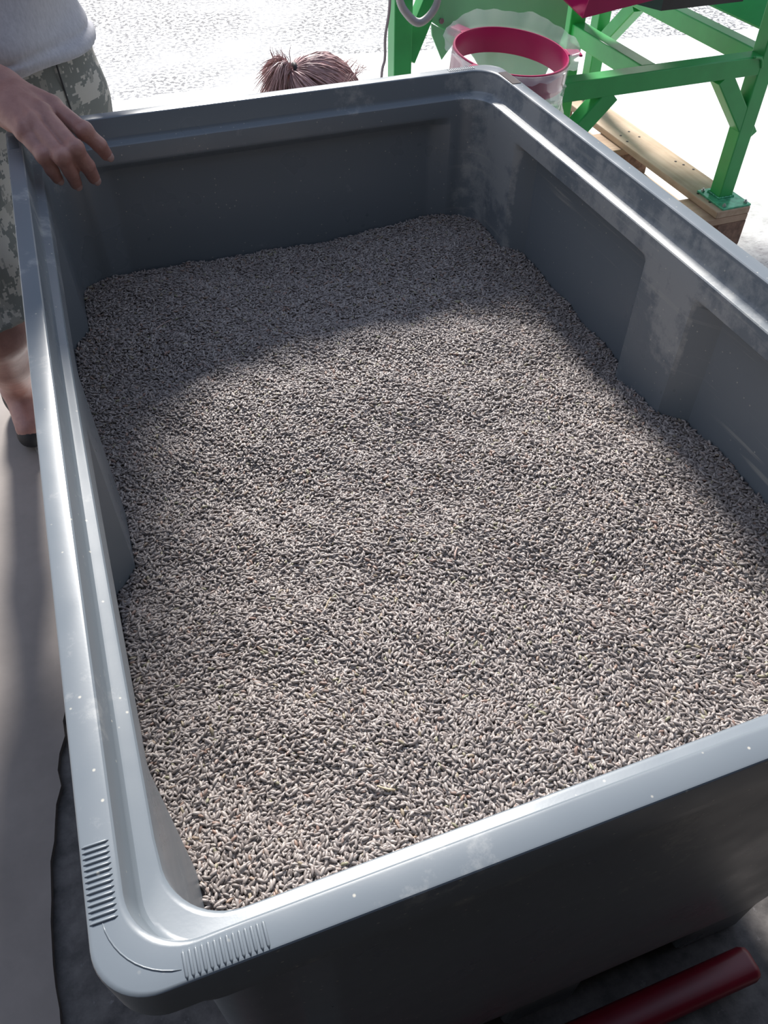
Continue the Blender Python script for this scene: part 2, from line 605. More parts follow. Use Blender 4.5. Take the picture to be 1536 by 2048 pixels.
def surface_nets(D, lo, res):
    nx, ny, nz = D.shape
    S = D < 0
    idx = -np.ones((nx - 1, ny - 1, nz - 1), np.int64)
    c = np.zeros((nx - 1, ny - 1, nz - 1), np.int32)
    for i in (0, 1):
        for j in (0, 1):
            for k in (0, 1):
                c += S[i:nx - 1 + i, j:ny - 1 + j, k:nz - 1 + k]
    act = (c > 0) & (c < 8)
    I, J, K = np.nonzero(act)
    idx[I, J, K] = np.arange(len(I))
    acc = np.zeros((len(I), 3))
    cnt = np.zeros(len(I))
    cor = [(i, j, k) for i in (0, 1) for j in (0, 1) for k in (0, 1)]
    for p in cor:
        for ax in range(3):
            if p[ax]:
                continue
            q = list(p)
            q[ax] = 1
            d0 = D[I + p[0], J + p[1], K + p[2]]
            d1 = D[I + q[0], J + q[1], K + q[2]]
            x = (d0 < 0) != (d1 < 0)
            t = np.where(x, d0 / np.where(x, d0 - d1, 1), 0)
            pos = np.stack([np.full(len(I), float(p[a])) for a in range(3)], 1)
            pos[:, ax] += t
            acc[x] += pos[x]
            cnt[x] += 1
    V = (acc / cnt[:, None] + np.stack([I, J, K], 1)) * res + np.array(lo)
    F = []
    for ax in range(3):
        a1, a2 = (ax + 1) % 3, (ax + 2) % 3
        sl0, sl1 = [slice(None)] * 3, [slice(None)] * 3
        sl0[ax], sl1[ax] = slice(0, -1), slice(1, None)
        x = S[tuple(sl0)] != S[tuple(sl1)]
        P = np.stack(np.nonzero(x), 1)
        P = P[(P[:, a1] > 0) & (P[:, a2] > 0) & (P[:, a1] < D.shape[a1] - 1) & (P[:, a2] < D.shape[a2] - 1)]
        def g(o1, o2):
            q = P.copy()
            q[:, a1] -= o1
            q[:, a2] -= o2
            return idx[q[:, 0], q[:, 1], q[:, 2]]
        quad = np.stack([g(0, 0), g(1, 0), g(1, 1), g(0, 1)], 1)
        ins = S[P[:, 0], P[:, 1], P[:, 2]]
        quad[~ins] = quad[~ins][:, ::-1]
        F.append(quad)
    F = np.concatenate(F)
    F = F[(F >= 0).all(1)]
    return V, F

def grid(lo, hi, res):
    ax = [np.arange(lo[i], hi[i] + res, res, dtype=np.float32) for i in range(3)]
    return np.meshgrid(*ax, indexing='ij')

def organic(prims, lo, hi, res, mod=None):
    X, Y, Z = grid(lo, hi, res)
    D = field(prims, X, Y, Z)
    if mod is not None:
        D = mod(D, X, Y, Z)
    D = np.pad(D, 1, constant_values=0.05)
    return surface_nets(D, [l - res for l in lo], res)

def np_link(name, V, F, mat, parent=None, smooth=True, label=None):
    me = bpy.data.meshes.new(name)
    V = np.asarray(V, np.float32)
    F = np.asarray(F, np.int32)
    me.vertices.add(len(V))
    me.vertices.foreach_set('co', V.ravel())
    me.loops.add(F.size)
    me.loops.foreach_set('vertex_index', F.ravel())
    me.polygons.add(len(F))
    me.polygons.foreach_set('loop_start', np.arange(0, F.size, F.shape[1], dtype=np.int32))
    me.update(calc_edges=True)
    me.validate()
    if smooth:
        me.polygons.foreach_set('use_smooth', [True] * len(me.polygons))
    o = bpy.data.objects.new(name, me)
    me.materials.append(MAT[mat])
    COL.objects.link(o)
    if parent:
        o.parent = parent
        o.matrix_parent_inverse = parent.matrix_basis.inverted()
    if label:
        o['label'] = label
    return o

# ------------------------------------------------------------------ setting: unseen hall shell, floor, yard
def slab(name, poly, z1, z0, mat):
    mb = MB()
    mb.prism([(x, y, z0) for x, y in poly], (0, 0, z1 - z0))
    return structure(mb.build(name, mat))

# smooth concrete floor on the left, with a broken right edge
edge = []
y = 0.02
while y < 1.66:
    edge.append((float(np.interp(y, [-1, .25, .49, .57, .72, .85, 1.27, 1.44, 1.72], [-.24, -.225, -.218, -.202, -.172, -.13, -.13, -.176, -.25])) + RNG.uniform(-0.006, 0.006), y))
    y += 0.03 if -0.3 < y < 1.7 else 0.25
slab('floor', [(-6, 0.02), *edge, (-0.25, 1.72), (-6, 2.4)], GZ, GZ - 0.12, 'slab')
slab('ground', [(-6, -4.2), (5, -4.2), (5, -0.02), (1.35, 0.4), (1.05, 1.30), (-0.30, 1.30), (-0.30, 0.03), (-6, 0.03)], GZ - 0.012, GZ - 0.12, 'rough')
slab('ground', [(1.05, 1.30), (1.35, 0.4), (5, -0.02), (6, -0.02), (6, 2.3), (1.05, 2.3)], GZ - 0.004, GZ - 0.12, 'yard')
slab('ground', [(-6, 1.30), (1.06, 1.30), (1.06, 2.30), (6, 2.30), (12, 1.60), (12, 3.9), (3.2, 3.50), (2.3, 3.62), (1.15, 3.86), (0.75, 3.6), (0.2, 3.58), (-3, 3.35), (-6, 3.2)],
     GZ - 0.004, GZ - 0.12, 'apron')
slab('ground', [(-14, 2.6), (14, 2.6), (14, 26), (-14, 26)], GZ - 0.012, GZ - 0.12, 'asphalt')
structure(MB().box((-2.3, -4.2, GZ - 0.1), (3.1, -4.0, 2.1)).build('unseen_wall_back', 'wall'))  # unseen walls and roof, added to keep sky light off the tub front
structure(MB().box((-2.3, -4.0, GZ - 0.1), (-2.1, -0.35, 2.1)).build('unseen_wall_left', 'wall'))
structure(MB().box((2.9, -4.0, GZ - 0.1), (3.1, -0.35, 2.1)).build('unseen_wall_right', 'wall'))
structure(MB().box((-2.3, -4.2, 2.1), (3.1, -0.35, 2.2)).build('unseen_ceiling', 'roof'))

# ------------------------------------------------------------------ the tub
W, LN = 0.80, 1.212
TUB_BOT = -0.640
ZC = 0.165          # corner pilaster length along the long side
def sstep(e0, e1, x):
    t = min(1, max(0, (x - e0) / (e1 - e0)))
    return t * t * (3 - 2 * t)
def lin(e0, e1, x):
    return min(1, max(0, (x - e0) / (e1 - e0)))

def mask_long(yy):                                   # recessed panels of the long walls
    m = lin(ZC, ZC + 0.034, yy) * (1 - lin(0.520, 0.554, yy))
    n = lin(0.660, 0.694, yy) * (1 - lin(LN - ZC - 0.034, LN - ZC, yy))
    return max(m, n)
def mask_short(xx):
    return lin(0.094, 0.128, xx) * (1 - lin(0.672, 0.706, xx))

xs = sorted(set(np.round(np.concatenate([np.linspace(0.096, 0.704, 44), [0.094, 0.100, 0.122, 0.128, 0.134, 0.666, 0.672, 0.678, 0.700, 0.706]]), 4)))
xs = [x for x in xs if 0.09 < x < 0.71]
ys = [0.10]
yk = []
for a_, b_ in ((ZC, ZC + 0.034), (0.520, 0.554), (0.660, 0.694), (LN - ZC - 0.034, LN - ZC)):
    yk += list(np.linspace(a_ - 0.006, b_ + 0.006, 8))
ys = sorted(set(np.round(list(np.linspace(0.10, LN - 0.10, 60)) + yk, 4)))
NC = 12

def ring(ins, z, r, pan=0.0, depth=0.028, bow=0.0, inner=False, short=0.012):
    """one loop round the tub at inset ins; panels push the wall outwards by depth*pan"""
    o = []
    e_ = 0.003 if inner else 0.0
    x0, x1, y0, y1 = ins + e_, W - ins - e_, ins + e_ * 1.5, LN - ins
    def bx(yy):
        return bow * math.sin(math.pi * yy / LN)
    for x in xs:                                      # near side, +x
        o.append((x, y0 - short * pan * mask_short(x), z))
    for k in range(NC + 1):
        a_ = -math.pi / 2 + math.pi / 2 * k / NC
        o.append((x1 - r + r * math.cos(a_), y0 + r + r * math.sin(a_), z))
    for yy in ys:
        o.append((x1 + depth * pan * mask_long(yy) + bx(yy), yy, z))
    for k in range(NC + 1):
        a_ = math.pi / 2 * k / NC
        o.append((x1 - r + r * math.cos(a_), y1 - r + r * math.sin(a_), z))
    for x in reversed(xs):
        o.append((x, y1 + short * pan * mask_short(x), z))
    for k in range(NC + 1):
        a_ = math.pi / 2 + math.pi / 2 * k / NC
        o.append((x0 + r + r * math.cos(a_), y1 - r + r * math.sin(a_), z))
    for yy in reversed(ys):
        o.append((x0 - depth * pan * mask_long(yy) - bx(yy) * inner, yy, z))
    for k in range(NC + 1):
        a_ = math.pi + math.pi / 2 * k / NC
        o.append((x0 + r + r * math.cos(a_), y0 + r + r * math.sin(a_), z))
    return o

RO = 0.034
prof = [
    # outside, bottom to top
    dict(ins=0.050, z=TUB_BOT, r=0.05, pan=1.0, depth=0.0265, short=0.0080),
    dict(ins=0.034, z=TUB_BOT + 0.004, r=0.05, pan=1.0, depth=0.0265, short=0.0080),
    dict(ins=0.029, z=TUB_BOT + 0.014, r=0.05, pan=1.0, depth=0.0260, short=0.0080),
    dict(ins=0.024, z=TUB_BOT + 0.030, r=0.05, pan=1.0, depth=0.0210, short=0.0030),
    dict(ins=0.024, z=TUB_BOT + 0.055, r=0.05, pan=1.0, depth=0.0210, short=0.0030),
    dict(ins=0.029, z=TUB_BOT + 0.062, r=0.05, pan=1.0, depth=0.0260, short=0.0080),
    dict(ins=0.028, z=-0.150, r=0.05, pan=1.0, depth=0.0250, short=0.0070),
    dict(ins=0.028, z=-0.124, r=0.05, pan=1.0, depth=0.0250, short=0.0070),
    dict(ins=0.027, z=-0.119, r=0.05, pan=1.0, depth=0.0240, short=0.0060),
    dict(ins=0.019, z=-0.116, r=0.05, pan=1.0, depth=0.0160, short=0.0000),
    dict(ins=0.017, z=-0.113, r=0.05, pan=1.0, depth=0.0140, short=0.0000),
    dict(ins=0.017, z=-0.106, r=0.05, pan=1.0, depth=0.0140, short=0.0000),
    dict(ins=0.024, z=-0.099, r=0.05, pan=1.0, depth=0.0210, short=0.0030),
    dict(ins=0.024, z=-0.088, r=0.05, pan=1.0, depth=0.0210, short=0.0030),
    dict(ins=0.011, z=-0.085, r=0.05, pan=1.0, depth=0.0080, short=0.0000),
    dict(ins=0.009, z=-0.082, r=0.05, pan=1.0, depth=0.0060, short=0.0000),
    dict(ins=0.009, z=-0.073, r=0.05, pan=1.0, depth=0.0060, short=0.0000),
    dict(ins=0.020, z=-0.064, r=0.05, pan=1.0, depth=0.0170, short=0.0000),
    dict(ins=0.020, z=-0.050, r=0.05), dict(ins=0.002, z=-0.043, r=RO), dict(ins=0.000, z=-0.040, r=RO), dict(ins=0.0, z=-0.0022, r=RO),
    dict(ins=0.0004, z=-0.0010, r=RO), dict(ins=0.0012, z=-0.0003, r=RO), dict(ins=0.0024, z=0.0, r=RO),
    # flat top of the rim, step, ledge
    dict(ins=0.0178, z=0.0, r=0.037), dict(ins=0.0196, z=-0.0004, r=0.037), dict(ins=0.0209, z=-0.0015, r=0.037), dict(ins=0.0215, z=-0.0032, r=0.037),
    dict(ins=0.0232, z=-0.0285, r=0.039), dict(ins=0.0240, z=-0.0315, r=0.039), dict(ins=0.0258, z=-0.0337, r=0.039), dict(ins=0.0280, z=-0.0345, r=0.039),
    dict(ins=0.0325, z=-0.0358, r=0.044), dict(ins=0.0347, z=-0.0366, r=0.044), dict(ins=0.0359, z=-0.0380, r=0.044), dict(ins=0.0363, z=-0.0405, r=0.044),
    # inner wall with its panels
    dict(ins=0.0366, z=-0.0600, r=0.044), dict(ins=0.0367, z=-0.0640, r=0.044, pan=0.0), dict(ins=0.0367, z=-0.0655, r=0.044, pan=0.05),
    dict(ins=0.0367, z=-0.0760, r=0.044, pan=0.95), dict(ins=0.0367, z=-0.0785, r=0.044, pan=1.0),
    dict(ins=0.0370, z=-0.150, r=0.044, pan=1.0), dict(ins=0.0372, z=-0.21, r=0.044, pan=1.0), dict(ins=0.0375, z=-0.30, r=0.044, pan=1.0),
    dict(ins=0.039, z=TUB_BOT + 0.035, r=0.044, pan=0.9), dict(ins=0.060, z=TUB_BOT + 0.014, r=0.035), 
]
rings = [ring(bow=(0.0045 if p['z'] < -0.0346 and p['ins'] > 0.0324 and i > 25 else 0.003), inner=(p['ins'] > 0.0324 and i > 25), **p) for i, p in enumerate(prof)]
n_r = len(rings[0])
tv, tf = [], []
for rg in rings:
    tv += rg
for i in range(len(rings) - 1):
    for k in range(n_r):
        k2 = (k + 1) % n_r
        tf.append((i * n_r + k, i * n_r + k2, (i + 1) * n_r + k2, (i + 1) * n_r + k))
tf.append(tuple(range(n_r))[::-1])
tf.append(tuple((len(rings) - 1) * n_r + k for k in range(n_r)))
tub = thing('storage_tub', 'large open grey plastic tub holding a bed of grain', 'tub', (W / 2, LN / 2, GZ))
shell = link('shell', tv, tf, 'plastic', tub)
sharp(shell, 27)

def grip_rib(a, b):
    MB().tube([a, Vector(a).lerp(Vector(b), 0.12), Vector(a).lerp(Vector(b), 0.88), b], [0.0003, 0.00105, 0.00105, 0.0003], 6).build('grip_rib', 'plastic', tub, True)
for k in range(14):
    yy = 0.0465 + k * 0.0034
    grip_rib((0.0018, yy, 0.0), (0.0172, yy, 0.0))
    grip_rib((W - 0.0018, yy, 0.0), (W - 0.0172, yy, 0.0))
    grip_rib((0.0018, LN - yy, 0.0), (0.0172, LN - yy, 0.0))
for k in range(14):
    xx = 0.0475 + k * 0.0034
    grip_rib((xx, 0.0018, 0.0), (xx, 0.0172, 0.0))
    grip_rib((W - xx, 0.0018, 0.0), (W - xx, 0.0172, 0.0))
    grip_rib((W - xx, LN - 0.0018, 0.0), (W - xx, LN - 0.0172, 0.0))
# moulded arc across the near corner, label patch at the far corner
arc = [(0.0535 - 0.0455 * math.cos(a_), 0.0525 - 0.0455 * math.sin(a_), 0.0) for a_ in np.linspace(0.15, math.pi / 2 - 0.18, 12)]
MB().tube(arc, [0.00025] + [0.0006] * 10 + [0.00025], 6).build('corner_seam', 'plastic', tub, True)
pm = MB().box((W - 0.018, 1.110, -0.001), (W - 0.003, 1.165, 0.0009), 0.0004)
pm.build('roughened_patch', 'bed', tub, label='dark roughened patch on the rim near the far corner')
for fx in (0.055, 0.345, 0.620):  # runners drawn out to full length to block light under the tub
    MB().box((fx, 0.035, GZ - 0.010), (fx + 0.11, LN - 0.035, TUB_BOT + 0.004), 0.008).build('skid', 'plastic', tub)

# ------------------------------------------------------------------ grain bed
ctrl = np.array([
    (.79, .86, -.256), (.79, .745, -.262), (.79, .48, -.248), (.79, .40, -.243), (.79, .34, -.236), (.74, 1.17, -.249), (.66, 1.17, -.234),
    (.57, 1.17, -.252), (.46, 1.17, -.259), (.33, 1.17, -.257), (.24, 1.17, -.252), (.10, 1.17, -.243), (.036, 1.16, -.260),
    (.036, 1.01, -.268), (.03, .85, -.285), (.036, .65, -.290), (.036, .53, -.286), (.03, .3, -.282), (.036, .1, -.272),
    (.45, .80, -.250), (.62, .70, -.246), (.30, .78, -.258), (.20, .55, -.276), (.38, .52, -.266), (.55, .50, -.243), (.66, .42, -.238),
    (.70, .28, -.272), (.62, .27, -.250), (.50, .30, -.258), (.30, .30, -.272), (.45, .12, -.262), (.25, .10, -.272), (.75, .15, -.262), (.75, 1.0, -.252), (.45, 1.0, -.256)])
def surf(X, Y):
    num = np.zeros_like(X)
    den = np.zeros_like(X)
    for cx, cy, cz in ctrl:
        w_ = np.exp(-((X - cx) ** 2 + (Y - cy) ** 2) / (2 * 0.075 ** 2)) + 1e-5
        num += w_ * cz
        den += w_
    z = num / den
    z += 0.0035 * np.sin(X * 31 + Y * 17 + 1.2) * np.sin(Y * 27 - X * 13) + 0.002 * np.sin(X * 71 + 2) * np.sin(Y * 63 + X * 22)
    return z
def lim(X, Y, pad):
    """inside the tub, following the panels"""
    ml = np.vectorize(mask_long, otypes=[float])(Y)
    ms = np.vectorize(mask_short, otypes=[float])(X)
    x0 = 0.0405 - 0.027 * ml + pad - 0.0045 * np.sin(np.pi * Y / LN)
    y0 = 0.0385 - 0.011 * ms + pad
    ok = (X > x0) & (X < W - x0) & (Y > y0) & (Y < LN - y0)
    rr = 0.044
    for cx, cy in ((0.038 + rr, 0.038 + rr), (W - 0.038 - rr, 0.038 + rr), (0.038 + rr, LN - 0.038 - rr), (W - 0.038 - rr, LN - 0.038 - rr)):
        inx = (X < cx) if cx < 0.4 else (X > cx)
        iny = (Y < cy) if cy < 0.6 else (Y > cy)
        cor_ = inx & iny
        ok &= ~(cor_ & (np.hypot(X - cx, Y - cy) > rr - pad))
    return ok
# base surface under the kernels
gx = np.linspace(0.006, W - 0.006, 200)
gy = np.linspace(0.006, LN - 0.006, 300)
GX, GY = np.meshgrid(gx, gy, indexing='ij')
inside = lim(GX, GY, -0.006) | lim(GX, GY + 0.006, -0.003) | lim(GX, GY - 0.006, -0.003)
GZv = surf(GX, GY) - 0.0035
gid = np.arange(GX.size).reshape(GX.shape)
q = np.stack([gid[:-1, :-1], gid[1:, :-1], gid[1:, 1:], gid[:-1, 1:]], -1).reshape(-1, 4)
okq = inside.ravel()[q].all(1)
q = q[okq]
used = np.unique(q)
remap = -np.ones(GX.size, int)
remap[used] = np.arange(len(used))
BV = np.stack([GX.ravel(), GY.ravel(), GZv.ravel()], 1)[used]
BF = remap[q]
# kernel positions, two loose layers
def layer(step, dz, spread):
    nx_, ny_ = int(W / step), int(LN / step)
    X, Y = np.meshgrid((np.arange(nx_) + .5) * step, (np.arange(ny_) + .5) * step, indexing='ij')
    X = (X + RNG.uniform(-.55, .55, X.shape) * step).ravel()
    Y = (Y + RNG.uniform(-.55, .55, Y.shape) * step).ravel()
    k = lim(X, Y, 0.0010)
    X, Y = X[k], Y[k]
    return np.stack([X, Y, surf(X, Y) + dz + RNG.uniform(-spread, spread, len(X))], 1)
KP = np.concatenate([layer(0.0036, -0.0024, 0.0006), layer(0.0034, -0.0002, 0.0011), layer(0.0075, 0.0016, 0.0008)])
nk = len(KP)
flow = 1.3 * np.sin(KP[:, 0] * 9 + 1) + 1.1 * np.cos(KP[:, 1] * 7 + KP[:, 0] * 5)
KR = np.stack([RNG.normal(0, 0.30, nk), RNG.normal(0, 0.26, nk), flow + RNG.normal(0, 0.95, nk)], 1)
KS = RNG.normal(1.0, 0.10, nk).clip(0.7, 1.3)

def kernel_mesh(name, seed):
    rg = random.Random(seed)
    L_, rw = 0.0080 * rg.uniform(.95, 1.05), 0.00152 * rg.uniform(.92, 1.08)
    n, m = 8, 7
    v, f = [], []
    bend = rg.uniform(-.0005, .0005)
    for i in range(m):
        t = i / (m - 1)
        s = math.sin(math.pi * (0.07 + 0.86 * t)) ** 0.62
        if i in (0, m - 1):
            s = 0.22
        for k in range(n):
            a_ = 2 * math.pi * k / n
            cr = 0.80 if abs(a_ - 1.5 * math.pi) < 0.1 else 1.0
            v.append(((t - .5) * L_, math.cos(a_) * rw * s + bend * math.sin(math.pi * t), math.sin(a_) * rw * s * 0.92 * cr))
    for i in range(m - 1):
        for k in range(n):
            k2 = (k + 1) % n
            f.append((i * n + k, i * n + k2, (i + 1) * n + k2, (i + 1) * n + k))
    f.append(tuple(range(n))[::-1])
    f.append(tuple((m - 1) * n + k for k in range(n)))
    me = bpy.data.meshes.new(name)
    me.from_pydata(v, [], [t_[::-1] for t_ in f])
    me.polygons.foreach_set('use_smooth', [True] * len(me.polygons))
    me.materials.append(MAT['grain'])
    me.update()
    return bpy.data.objects.new(name, me)
kernels = [kernel_mesh('kernel', s) for s in (1, 2, 3)]

me = bpy.data.meshes.new('grain')
nb = len(BV)
allv = np.concatenate([BV, KP]).astype(np.float32)
me.vertices.add(len(allv))
me.vertices.foreach_set('co', allv.ravel())
me.loops.add(BF.size)
me.loops.foreach_set('vertex_index', BF.astype(np.int32).ravel())
me.polygons.add(len(BF))
me.polygons.foreach_set('loop_start', np.arange(0, BF.size, 4, dtype=np.int32))
at = me.attributes.new('is_kernel', 'BOOLEAN', 'POINT')
at.data.foreach_set('value', np.concatenate([np.zeros(nb, bool), np.ones(nk, bool)]))
at = me.attributes.new('turn', 'FLOAT_VECTOR', 'POINT')
at.data.foreach_set('vector', np.concatenate([np.zeros((nb, 3)), KR]).astype(np.float32).ravel())
at = me.attributes.new('size', 'FLOAT', 'POINT')
at.data.foreach_set('value', np.concatenate([np.ones(nb), KS]).astype(np.float32))
at = me.attributes.new('pick', 'INT', 'POINT')
at.data.foreach_set('value', RNG.integers(0, 3, nb + nk).astype(np.int32))
me.update(calc_edges=True)
me.polygons.foreach_set('use_smooth', [True] * len(me.polygons))
me.materials.append(MAT['bed'])
grain = bpy.data.objects.new('grain', me)
COL.objects.link(grain)
tag(grain, 'bed of loose grey-brown grain kernels filling the grey plastic tub', 'grain')
grain['kind'] = 'stuff'
ng = bpy.data.node_groups.new('grain_kernels', 'GeometryNodeTree')
ng.interface.new_socket('Geometry', in_out='INPUT', socket_type='NodeSocketGeometry')
ng.interface.new_socket('Geometry', in_out='OUTPUT', socket_type='NodeSocketGeometry')
gi, go = ng.nodes.new('NodeGroupInput'), ng.nodes.new('NodeGroupOutput')
iop = ng.nodes.new('GeometryNodeInstanceOnPoints')
jn = ng.nodes.new('GeometryNodeJoinGeometry')
kj = ng.nodes.new('GeometryNodeJoinGeometry')
for ko in kernels:
    oi_ = ng.nodes.new('GeometryNodeObjectInfo')
    oi_.inputs['Object'].default_value = ko
    oi_.inputs['As Instance'].default_value = True
    ng.links.new(oi_.outputs['Geometry'], kj.inputs[0])
def named(nm_, ty):
    n_ = ng.nodes.new('GeometryNodeInputNamedAttribute')
    n_.data_type = ty
    n_.inputs['Name'].default_value = nm_
    return n_.outputs[0]
ng.links.new(gi.outputs[0], iop.inputs['Points'])
ng.links.new(named('is_kernel', 'BOOLEAN'), iop.inputs['Selection'])
ng.links.new(kj.outputs[0], iop.inputs['Instance'])
iop.inputs['Pick Instance'].default_value = True
ng.links.new(named('pick', 'INT'), iop.inputs['Instance Index'])
e2r = ng.nodes.new('FunctionNodeEulerToRotation')
ng.links.new(named('turn', 'FLOAT_VECTOR'), e2r.inputs[0])
ng.links.new(e2r.outputs[0], iop.inputs['Rotation'])
ng.links.new(named('size', 'FLOAT'), iop.inputs['Scale'])
ng.links.new(gi.outputs[0], jn.inputs[0])
ng.links.new(iop.outputs[0], jn.inputs[0])
ng.links.new(jn.outputs[0], go.inputs[0])
gm = grain.modifiers.new('kernels', 'NODES')
gm.node_group = ng

def on_grain(x, y):
    return float(surf(np.array([x]), np.array([y]))[0])
def straw(x, y, ang, ln, rad, mat, label):
    z = on_grain(x, y) + 0.0035
    d = Vector((math.cos(ang), math.sin(ang), 0.12)) * ln / 2
    c = Vector((x, y, z))
    side = Vector((-math.sin(ang), math.cos(ang), 0)) * ln * 0.04
    o = MB().tube([c - d, c - d * .3 + side, c + d * .35 + side, c + d], [rad, rad, rad * .9, rad * .6], 7).build('straw', mat, None, True)
    o.location = (0, 0, 0)
    return tag(o, label, 'straw')
straw(0.402, 0.421, 1.0, 0.017, 0.0013, 'straw_pink', 'short thick pinkish straw on the grain in the middle of the tub')
straw(0.236, 0.406, 0.9, 0.022, 0.0008, 'straw', 'thin yellow straw on the grain left of the tub centre')
straw(0.335, 0.470, 0.9, 0.014, 0.0006, 'straw', 'tiny yellowish straw just beyond the thick pinkish straw')
straw(0.150, 1.020, 0.45, 0.034, 0.0008, 'straw_pink', 'long thin straw in the shade near the far left corner')
straw(0.225, 0.180, 2.6, 0.018, 0.0011, 'straw', 'pale husk-like straw on the grain near the front rim')

# ------------------------------------------------------------------ pallet on the right
PT = GZ + 0.144     # top of the pallet
pal = thing('wooden_pallet', 'pale wooden pallet under the green machine leg', 'pallet', (1.45, 2.1, GZ))
def pboard(x0, x1, y0, y1, z0, z1, mat='wood', name='board'):
    return MB().box((x0, y0, z0), (x1, y1, z1), 0.003).build(name, mat, pal)
for x0, wd in ((1.822, 0.118), (1.645, 0.10), (1.465, 0.12), (1.29, 0.10), (1.13, 0.118)):
    pboard(x0, x0 + wd, 1.677, 2.877, PT - 0.022, PT)
for y0 in (1.677, 2.205, 2.732):
    pboard(1.13, 1.94, y0, y0 + 0.145, PT - 0.044, PT - 0.022, 'wood_x', 'stringer_board')
    for bx_ in (1.13, 1.48, 1.84):
        MB().box((bx_, y0, PT - 0.122), (bx_ + 0.10, y0 + 0.145, PT - 0.044), 0.002).build('block', 'block', pal)
for x0 in (1.13, 1.48, 1.84):
    pboard(x0, x0 + 0.10, 1.677, 2.877, GZ, PT - 0.122, 'wood', 'bottom_board')
for (x, y_) in ((1.838, 1.80), (1.838, 1.74), (1.840, 2.21), (1.845, 2.26), (1.90, 2.23), (1.89, 2.28), (1.915, 1.99), (1.925, 1.95), (1.905, 2.02)):
    MB().cyl((x, y_, PT - 0.002), (0, 0, 1), 0.0042, 0.003, 8).build('nail', 'nail', pal)

# ------------------------------------------------------------------ green machine
mac = thing('seed_cleaning_machine', 'green steel machine with hopper, chutes and square tube legs, behind the tub at right', 'machine', (1.45, 2.1, GZ))
T = 0.048
def mbar(name, a, b, w=T, h=T, upv=(0, 0, 1), mat='green', label=None):
    return MB().bar(a, b, w, h, upv).build(name, mat, mac, label=label)
ZB = -0.2805        # middle height of the lower frame
legs = [(1.893, 1.765, PT + 0.006), (1.215, 1.765, PT + 0.006), (1.540, 2.165, GZ), (0.912, 1.95, GZ), (1.905, 2.60, PT + 0.006)]
mbar('leg', (1.893, 1.765, PT + 0.006), (1.893, 1.765, 0.9), upv=(0, 1, 0))
mbar('leg', (1.215, 1.765, PT + 0.006), (1.215, 1.765, ZB), upv=(0, 1, 0))
mbar('leg', (1.538, 2.18, PT + 0.006), (1.538, 2.18, 0.6), 0.052, 0.052, upv=(0, 1, 0))
mbar('leg', (0.907, 1.95, GZ + 0.006), (0.907, 1.95, 0.7), upv=(0, 1, 0))
mbar('leg', (1.907, 2.60, PT + 0.006), (1.907, 2.60, 0.9), upv=(0, 1, 0))
mbar('beam', (1.19, 1.765, ZB), (1.914, 1.766, ZB))
mbar('beam', (1.543, 1.79, ZB), (1.543, 2.154, ZB), 0.044)
mbar('beam', (1.907, 1.79, ZB), (1.907, 2.576, ZB), 0.046)
mbar('brace', (1.4205, 1.765, ZB - 0.020), (1.222, 1.765, -0.50), 0.046, 0.046, (0, 1, 0))
mbar('brace', (1.767, 1.765, ZB - 0.020), (1.915, 1.765, -0.475), 0.046, 0.046, (0, 1, 0))
mbar('brace', (1.907, 2.40, ZB - 0.02), (1.907, 2.585, -0.48), 0.044, 0.044, (1, 0, 0))
mbar('brace', (0.920, 1.95, -0.225), (1.02, 1.99, -0.06), 0.044, 0.044, (0, 1, 0))
mbar('beam', (0.907, 1.95, 0.12), (1.893, 1.95, 0.12))
def base_plate(x, y_, z):
    MB().box((x - 0.050, y_ - 0.085, z), (x + 0.050, y_ + 0.046, z + 0.006), 0.001).build('base_plate', 'green_plate', mac, label='pale green bolted foot plate')
    for dx, dy in ((-.038, -.072), (.038, -.072), (-.038, .034), (.038, .034)):
        MB().cyl((x + dx, y_ + dy, z + 0.006), (0, 0, 1), 0.0062, 0.005, 6).cyl((x + dx, y_ + dy, z + 0.0115), (0, 0, 1), 0.003, 0.004, 8).build('bolt', 'steel', mac)
base_plate(1.891, 1.765, PT)
base_plate(1.215, 1.765, PT)
MB().box((0.86, 1.90, GZ), (0.955, 2.0, GZ + 0.006), 0.001).build('base_plate', 'green_plate', mac)
# weld bead on the beam and tube feet
MB().tube(bezier([(1.836, 1.738, ZB + 0.026), (1.862, 1.740, ZB + 0.019), (1.874, 1.7405, ZB - 0.004)], 5), 0.004, 6).build('weld_bead', 'green', mac, True)
wb = [(1.867, 1.739), (1.919, 1.739), (1.919, 1.791), (1.867, 1.791), (1.867, 1.739)]
mbw = MB()
for i in range(4):
    for k in range(9):
        t = k / 9
        c = Vector((*wb[i], PT + 0.008)).lerp(Vector((*wb[i + 1], PT + 0.008)), t)
        bm = bmesh.new()
        bmesh.ops.create_icosphere(bm, subdivisions=1, radius=random.uniform(.003, .0048))
        for v in bm.verts:
            v.co += c
        mbw.bm(bm)
mbw.build('weld_bead', 'green_plate', mac, True)
